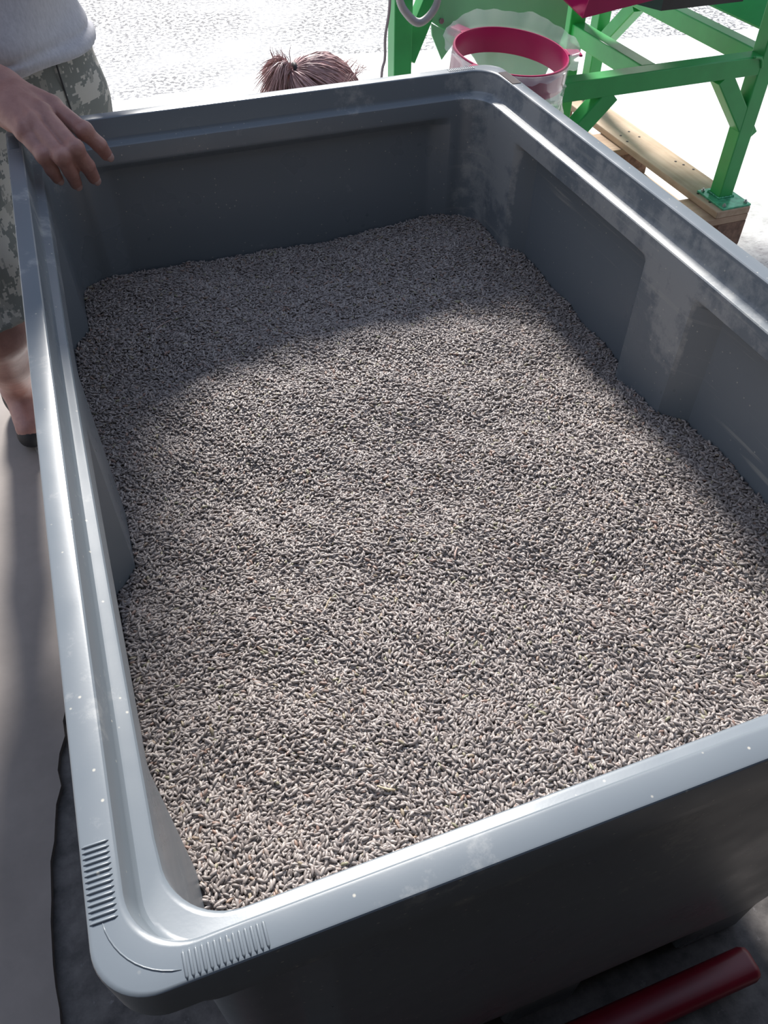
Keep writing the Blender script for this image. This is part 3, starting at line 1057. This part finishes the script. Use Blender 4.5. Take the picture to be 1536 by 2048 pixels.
# hopper front, its green paled to stand for bounce light, with a folded point below
YH = 1.95
def atY(pts, yy):
    return [(x, yy, z) for x, z in pts]
hp = [(0.962, 0.10), (0.980, -0.080), (0.992, -0.151), (1.038, -0.181), (1.088, -0.194), (1.160, -0.295), (1.200, -0.335), (1.345, -0.345), (1.385, -0.25), (1.395, -0.214), (1.395, 0.10)]
MB().prism(atY(hp, 1.985), (0, 0.006, 0)).build('hopper_panel', 'green_lit', mac)
MB().prism([(0.962, 1.992, 0.10), (0.980, 1.992, -0.080), (1.20, 1.992, -0.335), (1.20, 2.4, 0.10)], (0.004, 0, 0.004)).build('hopper_panel', 'green_lit', mac)
MB().prism([(1.391, 1.992, 0.10), (1.391, 1.992, -0.214), (1.391, 2.12, 0.10)], (0.004, 0, 0)).build('hopper_panel', 'green_lit', mac)
flap = [(1.001, -0.160), (1.0045, -0.189), (1.0345, -0.248), (1.084, -0.1905), (1.035, -0.178)]
MB().prism(atY(flap, 1.976), (0, 0.005, 0)).build('hopper_flap', 'green_lit', mac)
MB().cyl((1.031, 1.985, -0.159), (0, -1, 0), 0.007, 0.006, 6).build('bolt', 'steel', mac)
# magenta discharge chute, open at its left end
MB().prism([(1.240, 1.66, -0.089), (1.600, 1.66, -0.048), (1.600, 1.66, 0.16), (1.300, 1.66, 0.16), (1.249, 1.66, -0.053)], (0, 0.003, 0)).build('chute_side', 'magenta', mac)
MB().prism([(1.240, 1.663, -0.089), (1.600, 1.663, -0.048), (1.640, 1.90, -0.060), (1.312, 1.90, -0.108)], (0, 0.0, 0.003)).build('chute_floor', 'magenta', mac)
MB().prism([(1.312, 1.90, -0.108), (1.640, 1.90, -0.060), (1.640, 1.90, 0.16), (1.330, 1.90, 0.16)], (0, 0.003, 0)).build('chute_side', 'magenta', mac)
# teal end piece and dark grey tray to its right
MB().prism([(1.476, 1.80, -0.116), (1.553, 1.80, -0.137), (1.553, 1.80, 0.10), (1.476, 1.80, 0.10)], (0, 0.30, 0.02)).build('tray_end', 'teal', mac)
MB().prism([(1.553, 1.80, -0.137), (1.80, 1.80, -0.137), (1.86, 1.80, 0.10), (1.553, 1.80, 0.10)], (0, 0.38, 0.03)).build('tray', 'dark_sheet', mac)
# sloped green belly sheet above the right beam
MB().prism([(1.935, 1.80, -0.225), (1.935, 2.62, -0.225), (2.55, 2.62, 0.22), (2.55, 1.80, 0.22)], (0.003, 0, -0.006)).build('belly_sheet', 'green', mac)
MB().prism([(1.74, 2.60, 0.0), (1.74, 2.62, 0.6), (2.5, 2.62, 0.6), (2.5, 2.60, 0.0)], (0, 0.006, 0)).build('back_panel', 'green', mac)

# corrugated grey hose loop hanging on the hopper, cable beside the leg
hpts = bezier([(0.872, 1.90, 0.02), (0.884, 1.90, -0.075), (0.905, 1.895, -0.112), (0.935, 1.895, -0.131), (0.968, 1.895, -0.112), (0.985, 1.90, -0.075), (0.990, 1.91, 0.02)], 26)
hr = [0.0098 if i % 2 else 0.0080 for i in range(len(hpts))]
hose = MB().tube(hpts, hr, 10).build('corrugated_hose', 'hose', None, True)
tag(hose, 'grey corrugated hose hanging in a loop before the green hopper', 'hose')
cab = MB().tube(bezier([(0.872, 1.93, 0.05), (0.868, 1.92, -0.09), (0.857, 1.92, -0.16), (0.856, 1.92, -0.21), (0.846, 1.92, -0.27), (0.84, 1.92, -0.55), (0.80, 1.92, GZ + 0.003), (0.6, 2.0, GZ + 0.003)], 8), 0.0035, 7).build('power_cable', 'cable', None, True)
tag(cab, 'thin grey cable hanging left of the leftmost green leg', 'cable')

# ------------------------------------------------------------------ bag hoop and bag
HC = Vector((0.992, 1.520, -0.0900))
tilt = Matrix.Rotation(R(5.5), 3, 'X') @ Matrix.Rotation(R(3.5), 3, 'Y')
HR = 0.120
def hp_(r, a_, z):
    return HC + tilt @ Vector((r * math.cos(a_), r * math.sin(a_), z))
hoop = thing('bag_hoop', 'magenta round hoop with side tabs holding the clear bag open', 'hoop', HC)
NA = 64
sec = [(HR, 0.0), (HR + 0.0035, 0.0), (HR + 0.0035, -0.047), (HR, -0.047), (HR - 0.001, -0.004)]
sec = [(HR - 0.002, -0.002), (HR - 0.001, 0.001), (HR + 0.002, 0.001), (HR + 0.003, -0.002), (HR + 0.003, -0.050), (HR - 0.002, -0.050)]
hv = [hp_(r, 2 * math.pi * k / NA, z) for k in range(NA) for r, z in sec]
ns = len(sec)
hf = [(k * ns + j, k * ns + (j + 1) % ns, ((k + 1) % NA) * ns + (j + 1) % ns, ((k + 1) % NA) * ns + j) for k in range(NA) for j in range(ns)]
sharp(link('ring', hv, hf, 'magenta', hoop), 50)
for a_ in (R(118), R(-10), R(-148)):
    c0, c1 = hp_(HR + 0.001, a_, -0.001), hp_(HR + 0.034, a_, -0.001)
    MB().bar(c0, c1, 0.030, 0.004, tuple(tilt @ Vector((0, 0, 1))), 0.001).build('tab', 'magenta', hoop)
MB().bar(hp_(HR + 0.002, R(80), -0.04), (1.06, 1.985, -0.185), 0.025, 0.012, (0, 0, 1), 0.002).build('bracket', 'magenta', hoop)
# bag: collar flared above the hoop at the back and right, body hanging to the ground
def wob(a_, h):
    return 0.5 * math.sin(7 * a_ + 9 * h) + 0.3 * math.sin(13 * a_ - 14 * h + 1) + 0.25 * math.sin(23 * a_ + 21 * h)
def back(a_):
    return max(0.0, 0.5 + 0.5 * math.cos(a_ - R(62))) ** 0.8
bag_rows = [(0.0, 1), (0.25, 1), (0.5, 1), (0.75, 1), (1.0, 1)]
BN = 96
bv, bf = [], []
rows = []
for i in range(7):                                     # flared collar, free edge first
    t = 1 - i / 6
    rows.append([hp_(HR + 0.0055 + 0.016 * t * (0.55 + back(a_)) + 0.005 * t * wob(a_, 0.1), a_, t * (0.026 * back(a_) - 0.012 * (1 - back(a_)) + 0.006 * wob(a_, .3))) for a_ in np.linspace(0, 2 * math.pi, BN, endpoint=False)])
for zz, rr, am in ((-0.012, 0.0052, 0.0006), (-0.03, 0.0058, 0.0010), (-0.052, 0.0060, 0.002), (-0.068, 0.003, 0.004), (-0.085, -0.004, 0.006), (-0.11, -0.008, 0.008), (-0.15, -0.004, 0.009),
                   (-0.20, 0.006, 0.008), (-0.27, 0.012, 0.007), (-0.36, 0.014, 0.006), (-0.46, 0.012, 0.006), (-0.56, 0.004, 0.007), (-0.64, -0.008, 0.006), (-0.685, -0.03, 0.004), (-0.69, -0.09, 0.0)):
    row = []
    for a_ in np.linspace(0, 2 * math.pi, BN, endpoint=False):
        r = HR + rr + am * wob(a_, zz * 6)
        p = hp_(r, a_, zz) if zz > -0.06 else HC + Vector((r * math.cos(a_) + 0.05 * min(1, (-zz - 0.06) / 0.25), r * math.sin(a_), zz))
        row.append(p)
    rows.append(row)
for rw_ in rows:
    bv += rw_
for i in range(len(rows) - 1):
    for k in range(BN):
        k2 = (k + 1) % BN
        bf.append((i * BN + k, i * BN + k2, (i + 1) * BN + k2, (i + 1) * BN + k))
bf.append(tuple((len(rows) - 1) * BN + k for k in range(BN)))
bag = link('plastic_bag', bv, bf, 'film', None, True)
tag(bag, 'clear crinkled plastic bag hanging from the magenta hoop', 'bag')

# ------------------------------------------------------------------ red fork under the front of the tub
fork = thing('pallet_fork', 'rounded red steel fork lying on the ground under the front of the tub', 'fork', (0.3, -0.03, GZ))
MB().box((-0.10, -0.042, GZ + 0.020), (0.697, 0.004, GZ + 0.052), 0.012).build('fork_arm', 'red', fork, True)
for x in (-0.02, 0.60):
    MB().cyl((x, -0.036, GZ + 0.018), (0, 1, 0), 0.020, 0.034, 20).build('roller', 'sole', fork, True)

# ------------------------------------------------------------------ people
def limb(a, b, ra, rb, k=0.02, sq=None):
    return (a, b, ra, rb, k, sq)

def head_prims(c, fwd, s=1.0):
    """skull, jaw, nose, brow, lips, ears about centre c looking along fwd"""
    f = Vector(fwd).normalized()
    r_ = f.cross(Vector((0, 0, 1))).normalized()
    u = r_.cross(f)
    c = Vector(c)
    def P(a, b, d):
        return tuple(c + (r_ * a + f * b + u * d) * s)
    return [limb(P(0, -.015, .03), P(0, .012, .035), .083 * s, .078 * s, .02), limb(P(0, .03, -.02), P(0, .045, -.07), .066 * s, .042 * s, .03),
            limb(P(0, .085, .0), P(0, .106, -.030), .010 * s, .013 * s, .012), limb(P(-.035, .078, .018), P(.035, .078, .018), .012 * s, .012 * s, .014),
            limb(P(-.018, .083, -.058), P(.018, .083, -.058), .008 * s, .008 * s, .008), limb(P(0, .075, -.092), P(0, .077, -.094), .019 * s, .019 * s, .02),
            limb(P(-.080, -.008, .012), P(-.083, -.012, -.022), .015 * s, .011 * s, .006, None), limb(P(.080, -.008, .012), P(.083, -.012, -.022), .015 * s, .011 * s, .006, None)], P

def eyes(P, s, parent):
    for sgn in (-1, 1):
        c = P(sgn * .032, .073, .0)
        bm = bmesh.new()
        bmesh.ops.create_uvsphere(bm, u_segments=12, v_segments=8, radius=.0125 * s)
        for v in bm.verts:
            v.co += Vector(c)
        MB().bm(bm).build('eye', 'eye', parent, True)

# ---- the man standing at the far left corner, right hand on the rim
man = thing('person', 'person in a grey t-shirt and pixel camouflage shorts, one hand on the tub corner', 'person', (0.0, 1.42, GZ))
hipR, hipL = (-.105, 1.41, .06), (.040, 1.47, .06)
kneeR, kneeL = (-.135, 1.29, -.37), (.092, 1.54, -.37)
ankR, ankL = (-.185, 1.60, -.715), (.14, 1.66, -.715)
shR, shL = (-.19, 1.385, .53), (.185, 1.46, .56)
elR, elL = (-.215, 1.26, .27), (.225, 1.60, .31)
wrR, wrL = (-.030, 1.192, .082), (.09, 1.625, .17)
armR = [limb(shR, elR, .052, .042, .03), limb(elR, tuple(np.array(elR) * .6 + np.array(wrR) * .4), .043, .044, .02),
        limb(tuple(np.array(elR) * .6 + np.array(wrR) * .4), wrR, .045, .034, .02, None)]
fingers = {
    'index': [(0.0756, 1.1428, 0.04), (0.1083, 1.0912, 0.022), (0.124, 1.0903, 0.001), (0.1304, 1.0973, -0.016)],
    'middle': [(0.0608, 1.1156, 0.042), (0.0906, 1.0547, 0.014), (0.1008, 1.065, -0.015), (0.1052, 1.0774, -0.038)],
    'ring': [(0.0453, 1.0972, 0.038), (0.0708, 1.0471, 0.009), (0.0771, 1.0603, -0.018), (0.0791, 1.075, -0.041)],
    'pinky': [(0.0309, 1.0873, 0.031), (0.048, 1.0585, 0.009), (0.0532, 1.0635, -0.013), (0.0568, 1.0718, -0.029)],
}
frad = {'index': (.0130, .0112, .0103, .0088), 'middle': (.0130, .0112, .0104, .0088), 'ring': (.0124, .0108, .0100, .0085), 'pinky': (.0112, .0097, .0090, .0078)}
hand = [limb(wrR, (.012, 1.186, .060), .033, .028, .02), limb((-.004, 1.160, .050), (.020, 1.130, .036), .022, .018, .02),
        limb((.030, 1.178, .046), (.060, 1.155, .040), .023, .017, .02)]
for k_, pts in fingers.items():
    rr = frad[k_]
    root = tuple(np.array((.004, 1.184, .060)) * .55 + np.array(pts[0]) * .45)
    hand.append(limb(root, pts[0], .0185, rr[0] + .0008, .012))
for k_, pts in fingers.items():
    rr = frad[k_]
    hand.append(limb(pts[0], pts[1], rr[0], rr[1], .003))
    hand.append(limb(pts[1], pts[2], rr[1] * .99, rr[2], .006))
    hand.append(limb(pts[2], pts[3], rr[2], rr[3], .003))
    up_ = np.array((0.0, -.1, .9)) * .0028
    hand.append(limb(tuple(np.array(pts[0]) + up_), tuple(np.array(pts[0]) + up_), rr[0] * .92, rr[0], .006))      # knuckle
    pp = np.array(pts[1]) + np.array((.001, -.002, .002))
    hand.append(limb(tuple(pp), tuple(pp), rr[1] * .96, rr[1], .006))
    t0, t1 = np.array((.012, 1.176, .071)), np.array(pts[0]) + np.array((0, -.001, .0125))
    hand.append(limb(tuple(t0 * .5 + t1 * .5), tuple(t1), .0030, .0040, .006))                                     # tendon
# veins on the back of the hand
for vp in ([(.010, 1.165, .0735), (.030, 1.145, .0660), (.046, 1.128, .0575)], [(.020, 1.180, .0700), (.040, 1.158, .0655), (.058, 1.128, .0555)], [(.030, 1.145, .0660), (.036, 1.122, .0560)]):
    for a_, b_ in zip(vp[:-1], vp[1:]):
        hand.append(limb(a_, b_, .0028, .0026, .004))
# thumb leaves the side of the palm and closes over the far rim
hand += [limb((.018, 1.192, .048), (.056, 1.218, .018), .019, .0140, .014), limb((.056, 1.218, .018), (.080, 1.232, -.002), .0122, .0110, .005), limb((.080, 1.232, -.002), (.088, 1.236, -.028), .0108, .0088, .004)]

body = [limb(hipR, kneeR, .085, .058, .03), limb(kneeR, tuple(np.array(kneeR) * .6 + np.array(ankR) * .4), .054, .055, .03), limb(tuple(np.array(kneeR) * .62 + np.array(ankR) * .38), ankR, .053, .036, .03),
        limb(hipL, kneeL, .085, .058, .03), limb(kneeL, tuple(np.array(kneeL) * .6 + np.array(ankL) * .4), .054, .055, .03), limb(tuple(np.array(kneeL) * .62 + np.array(ankL) * .38), ankL, .053, .036, .03),
        limb((-.07, 1.44, .10), (.01, 1.46, .10), .110, .115, .06), limb((-.025, 1.44, .12), (-.01, 1.43, .42), .125, .14, .08),
        limb((-.09, 1.41, .45), (.09, 1.44, .46), .105, .105, .08), limb(shR, shL, .06, .06, .06),
        limb((0, 1.42, .58), (0, 1.40, .70), .056, .054, .04),
        limb(shL, elL, .052, .042, .03), limb(elL, wrL, .043, .029, .02), limb(wrL, (.03, 1.64, .13), .03, .024, .02),
        limb(ankR, (-.175, 1.48, -.755), .036, .034, .03), limb(ankL, (.145, 1.55, -.755), .036, .034, .03)]
for q_ in range(4):                                    # left hand held behind the back
    body.append(limb((.035 + q_ * .002, 1.64, .145 - q_ * .018), (-.035, 1.63 - .01 * (q_ == 3), .125 - q_ * .018), .0105, .0085, .006))
body.append(limb((.06, 1.62, .16), (.00, 1.60, .165), .014, .010, .01))
hd, HP = head_prims((0.005, 1.36, .83), (0.25, -1, -.45))
body += hd
def cut_plane(D, X, Y, Z):
    return D
SPL = np.array((-.12, 1.222, .170))                    # where the finer forearm mesh takes over
SPN = (np.array(wrR) - np.array(elR)) / np.linalg.norm(np.array(wrR) - np.array(elR))
V1, F1 = organic(body + armR, (-.36, 1.12, GZ), (.36, 1.80, 1.02), 0.0105)
k1 = ((V1[F1].mean(1) - SPL) @ SPN < 0) | (V1[F1].mean(1)[:, 2] < -.06) | (V1[F1].mean(1)[:, 1] > 1.30)
F1 = F1[k1]
V2, F2 = organic(armR + hand, (-.20, 1.01, -.056), (.155, 1.275, .235), 0.0021)
k2 = (V2[F2].mean(1) - SPL) @ SPN > -.008
F2 = F2[k2]
VV = np.concatenate([V1, V2])
FF = np.concatenate([F1, F2 + len(V1)])
uq = np.unique(FF)
rm = -np.ones(len(VV), int)
rm[uq] = np.arange(len(uq))
mb_ = np_link('body', VV[uq], rm[FF], 'skin', man)
eyes(HP, 1.0, man)
for k_, pts in fingers.items():                        # finger nails
    a_, b_ = Vector(pts[2]), Vector(pts[3])
    d = (b_ - a_).normalized()
    side = d.cross(Vector((0.25, -1, 0.55))).normalized()
    nrm = side.cross(d).normalized()
    rr = frad[k_][3]
    bm = bmesh.new()
    bmesh.ops.create_uvsphere(bm, u_segments=12, v_segments=8, radius=1)
    c = b_ + nrm * rr * .62 + d * rr * .25
    for v in bm.verts:
        p_ = v.co.copy()
        v.co = c + side * p_.x * rr * .72 + d * p_.y * rr * 1.0 + nrm * p_.z * rr * .42
    MB().bm(bm).build('fingernail', 'nails', man, True)
# short hair cap
Vh, Fh = organic([limb(HP(0, -.022, .042), HP(0, .0, .046), .089, .083, .02)], (-.13, 1.22, .74), (.13, 1.50, 1.0), .007,
                 lambda D, X, Y, Z: np.maximum(D, (.845 + (1.36 - Y) * .5) - Z))
np_link('hair', Vh, Fh, 'hair_short', man)

# t-shirt
sp_ = [limb((-.09, 1.43, .04), (.034, 1.45, .04), .124, .124, .05), limb((-.020, 1.425, .10), (-.012, 1.42, .44), .150, .162, .08), limb((-.09, 1.405, .46), (.09, 1.435, .47), .125, .125, .08),
       limb((-.15, 1.39, .535), (.15, 1.45, .55), .072, .072, .06), limb((0, 1.42, .56), (0, 1.415, .62), .085, .075, .08), limb((-.165, 1.385, .52), tuple(np.array(shR) * .45 + np.array(elR) * .55), .070, .070, .04), limb((.165, 1.455, .54), tuple(np.array(shL) * .45 + np.array(elL) * .55), .070, .070, .04)]
def shirt_mod(D, X, Y, Z):
    hem = 0.012 + 0.28 * (X - 0.02) ** 2 * 4 - 0.020 * X / 0.16 + 0.006 * np.sin(X * 24) + 0.05 * (Y - 1.35)
    hem = 0.031 + 0.10 * np.clip(X - 0.04, 0, 1) + 0.004 * np.sin(X * 31)
    f = X * 26 + Z * 17
    D = D - 0.0115 * np.sin(.75 * f + 1.8 * np.sin(Z * 9)) * np.clip((Z - hem) / .05, 0, 1) - 0.004 * np.sin(X * 55 - Z * 30 + 1)
    hz = Z - hem
    D = D - 0.0045 * np.clip(hz / .004, 0, 1) * np.clip((.021 - hz) / .004, 0, 1) + 0.0035 * np.exp(-((hz - .0245) / .003) ** 2)
    D = np.maximum(D, hem - Z)
    return np.maximum(D, np.minimum(Z - .648, 1))
Vs, Fs = organic(sp_, (-.34, 1.22, -.01), (.34, 1.66, .66), 0.0052, shirt_mod)
np_link('t_shirt', Vs, Fs, 'shirt', man)

# shorts
hem_R = np.array(kneeR) * 1.0 + np.array((0, 0, .03))
sh_ = [limb((-.08, 1.435, .03), (.020, 1.46, .03), .114, .114, .05), limb(hipR, kneeR, .112, .086, .03), limb(hipL, kneeL, .112, .090, .03),
       limb((-.06, 1.44, -.03), (.02, 1.47, -.03), .115, .115, .05)]
def shorts_mod(D, X, Y, Z):
    D = D - 0.005 * np.sin(X * 20 + Y * 25 + Z * 14) - 0.003 * np.sin(Z * 47 + Y * 20)
    D = np.maximum(D, -.338 - Z)
    return np.maximum(D, Z - .075)
Vp, Fp = organic(sh_, (-.27, 1.14, -.36), (.30, 1.70, .09), 0.0058, shorts_mod)
so = np_link('shorts', Vp, Fp, 'camo', man)
def on_shorts(x, z):
    """front surface of the shorts at x, z"""
    d = np.hypot(Vp[:, 0] - x, Vp[:, 2] - z) + 2.0 * np.maximum(0, Vp[:, 1] - 1.45)
    i = np.argsort(d)[:8]
    return float(Vp[i, 1].min())
sm = [(0.093 + 0.006 * t, on_shorts(.093 + .006 * t, .02 - .11 * t) - .001, .035 - .115 * t) for t in np.linspace(0, 1, 9)]
MB().tube(sm, .0014, 6).build('pocket_seam', 'thread', man, True, label='dark pocket seam')
# shoes
for a_, toe in ((ankR, (-.176, 1.475, -.768)), (ankL, (.145, 1.53, -.768))):
    pr = [limb((a_[0], a_[1] + .03, GZ + .042), toe, .040, .034, .02), limb((a_[0], a_[1], GZ + .115), (a_[0], a_[1] + .01, GZ + .05), .043, .046, .02)]
    Vx, Fx = organic(pr, (a_[0] - .08, 1.40, GZ), (a_[0] + .09, a_[1] + .13, -.63), .006, lambda D, X, Y, Z: np.maximum(D, GZ + .012 - Z))
    np_link('shoe', Vx, Fx, 'shoe', man)

# ---- the person crouching behind the tub, only the crown and ponytail show
S2 = 0.80
wom = thing('person', 'crouching person with reddish brown ponytail behind the far rim of the tub', 'person', (.5, 1.58, GZ))
HC2 = Vector((.572, 1.535, -.176))
hd2, HP2 = head_prims(HC2, (1, -.15, -.45), S2)
b2 = hd2 + [limb((.535, 1.55, -.25), (.505, 1.57, -.31), .046, .048, .03), limb((.50, 1.44, -.355), (.50, 1.71, -.355), .052, .052, .05),
     limb((.49, 1.575, -.37), (.42, 1.58, -.58), .105, .110, .06), limb((.41, 1.50, -.62), (.41, 1.66, -.62), .095, .095, .05),
     limb((.41, 1.49, -.62), (.66, 1.46, -.47), .075, .056, .03), limb((.66, 1.46, -.47), (.56, 1.46, -.73), .052, .034, .03), limb((.56, 1.46, -.74), (.70, 1.46, -.775), .034, .024, .03),
     limb((.41, 1.67, -.62), (.66, 1.68, -.47), .075, .056, .03), limb((.66, 1.68, -.47), (.56, 1.68, -.73), .052, .034, .03), limb((.56, 1.68, -.74), (.70, 1.68, -.775), .034, .024, .03),
     limb((.50, 1.43, -.36), (.62, 1.41, -.56), .042, .035, .03), limb((.62, 1.41, -.56), (.80, 1.46, -.66), .035, .024, .02),
     limb((.50, 1.72, -.36), (.62, 1.76, -.56), .042, .035, .03), limb((.62, 1.76, -.56), (.80, 1.66, -.66), .035, .024, .02)]
for yb in (1.46, 1.66):
    b2.append(limb((.80, yb, -.66), (.85, yb + .005, -.695), .025, .020, .02))
    for q_ in range(4):
        b2.append(limb((.85, yb - .022 + q_ * .015, -.695), (.90, yb - .026 + q_ * .018, -.735 + .004 * abs(q_ - 1.5)), .0085, .0065, .005))
    b2.append(limb((.815, yb + (.02 if yb < 1.5 else -.02), -.67), (.865, yb + (.045 if yb < 1.5 else -.045), -.70), .011, .008, .008))
Vw, Fw = organic(b2, (.28, 1.33, GZ), (.94, 1.84, -.03), .0085)
np_link('body', Vw, Fw, 'skin', wom)
eyes(HP2, S2, wom)
tp = [limb((.50, 1.44, -.365), (.50, 1.71, -.365), .066, .066, .05), limb((.49, 1.575, -.38), (.42, 1.58, -.60), .120, .122, .06),
      limb((.50, 1.43, -.36), (.60, 1.41, -.52), .056, .050, .03), limb((.50, 1.72, -.36), (.60, 1.76, -.52), .056, .050, .03)]
Vt, Ft = organic(tp, (.26, 1.31, -.70), (.70, 1.85, -.28), .009, lambda D, X, Y, Z: np.maximum(D, -.66 - Z))
np_link('shirt', Vt, Ft, 'cloth_b', wom)
tr_ = [limb((.41, 1.50, -.63), (.41, 1.66, -.63), .106, .106, .05), limb((.41, 1.49, -.62), (.66, 1.46, -.47), .090, .068, .03), limb((.66, 1.46, -.47), (.57, 1.46, -.71), .066, .050, .03),
       limb((.41, 1.67, -.62), (.66, 1.68, -.47), .090, .068, .03), limb((.66, 1.68, -.47), (.57, 1.68, -.71), .066, .050, .03)]
Vt, Ft = organic(tr_, (.26, 1.36, -.77), (.76, 1.78, -.37), .009, lambda D, X, Y, Z: np.maximum(D, -.745 - Z))
np_link('trousers', Vt, Ft, 'cloth_c', wom)
for yb in (1.46, 1.68):
    Vx, Fx = organic([limb((.55, yb, GZ + .034), (.70, yb, GZ + .028), .038, .030, .02)], (.49, yb - .06, GZ), (.76, yb + .06, GZ + .09), .007, lambda D, X, Y, Z: np.maximum(D, GZ + .006 - Z))
    np_link('shoe', Vx, Fx, 'shoe', wom)
# hair: cap, combed strands running to the tie, ponytail tuft, loose ends
capc = Vector(HP2(0, -.012, .035))
Vh, Fh = organic([limb(HP2(0, -.018, .036), HP2(0, .008, .040), .0905 * S2, .0850 * S2, .02)], tuple(capc - Vector((.12, .12, .12))), tuple(capc + Vector((.12, .12, .12))), .005,
                 lambda D, X, Y, Z: np.maximum(D, (-.185 + (X - capc.x) * .45) - Z))
hair = np_link('hair', Vh, Fh, 'hair', wom)
tie = Vector((.522, 1.530, -.082))
sb = MB()
rh = random.Random(3)
for i in range(420):
    th = rh.uniform(-math.pi, math.pi)
    ph = rh.uniform(.35, 1.75)
    d = Vector((math.cos(th) * math.sin(ph), math.sin(th) * math.sin(ph), math.cos(ph)))
    if d.x < -.75 or d.z < -.15:
        continue
    rad = .0845 * rh.uniform(.985, 1.03)
    p0 = capc + d * rad
    dt = (tie - capc).normalized()
    pts = []
    for t in np.linspace(0, 1, 7):
        dd = d.lerp(dt, t)
        dd.normalize()
        pts.append(capc + dd * (rad + .0035 * math.sin(math.pi * t) * rh.uniform(.3, 1)))
    w0 = rh.uniform(.0010, .0022)
    sb.tube(pts, [.0004, w0, w0 * 1.1, w0, w0, w0, .0008], 4, False)
for i in range(520):                                   # ponytail
    d0 = Vector((-1, rh.uniform(-.6, .6), rh.uniform(-.3, 1.15))).normalized()
    ln = rh.uniform(.045, .085)
    spread = Vector((rh.uniform(-.3, .15), rh.uniform(-.5, .5), rh.uniform(-1.3, -.3)))
    pts = []
    for t in np.linspace(0, 1, 6):
        pts.append(tie + d0 * ln * t * .75 + spread * ln * t * t * .95 + Vector((0, 0, .012 * math.sin(math.pi * t))))
    sb.tube(pts, [.0022, .0024, .0020, .0016, .0010, .0003], 4, False)
for i in range(26):                                    # wisps standing up from the tie
    d0 = Vector((rh.uniform(-.5, .15), rh.uniform(-.5, .5), 1)).normalized()
    ln = rh.uniform(.018, .04)
    o0 = tie + Vector((rh.uniform(-.035, -.004), rh.uniform(-.012, .012), rh.uniform(.006, .016)))
    sb.tube([o0, o0 + d0 * ln * .6, o0 + d0 * ln + Vector((rh.uniform(-.008, .008), 0, 0))], [.0012, .0008, .0002], 4, False)
for i in range(30):                                    # flyaway strands over the crown
    th = rh.uniform(-1.2, 1.2)
    c0 = capc + Vector((math.cos(th) * .07, math.sin(th) * .06 - .02, .055))
    sb.tube([c0, c0 + Vector((rh.uniform(0, .02), rh.uniform(-.01, .01), .014)), c0 + Vector((rh.uniform(.01, .035), rh.uniform(-.01, .01), rh.uniform(-.004, .012)))], [.0007, .0006, .0002], 4, False)
sb.build('hair_strands', 'hair', wom, True)
tor = [tie + Vector((0.004, math.cos(a_) * .012, math.sin(a_) * .012)) for a_ in np.linspace(0, 2 * math.pi, 15)]
MB().tube(tor, .005, 6).build('hair_tie', 'hair_tie', wom, True)
MB().tube([(.598, 1.468, -.130), (.600, 1.464, -.106), (.612, 1.464, -.103), (.626, 1.468, -.105)], .0016, 6).build('hair_clip', 'clip', wom, True)
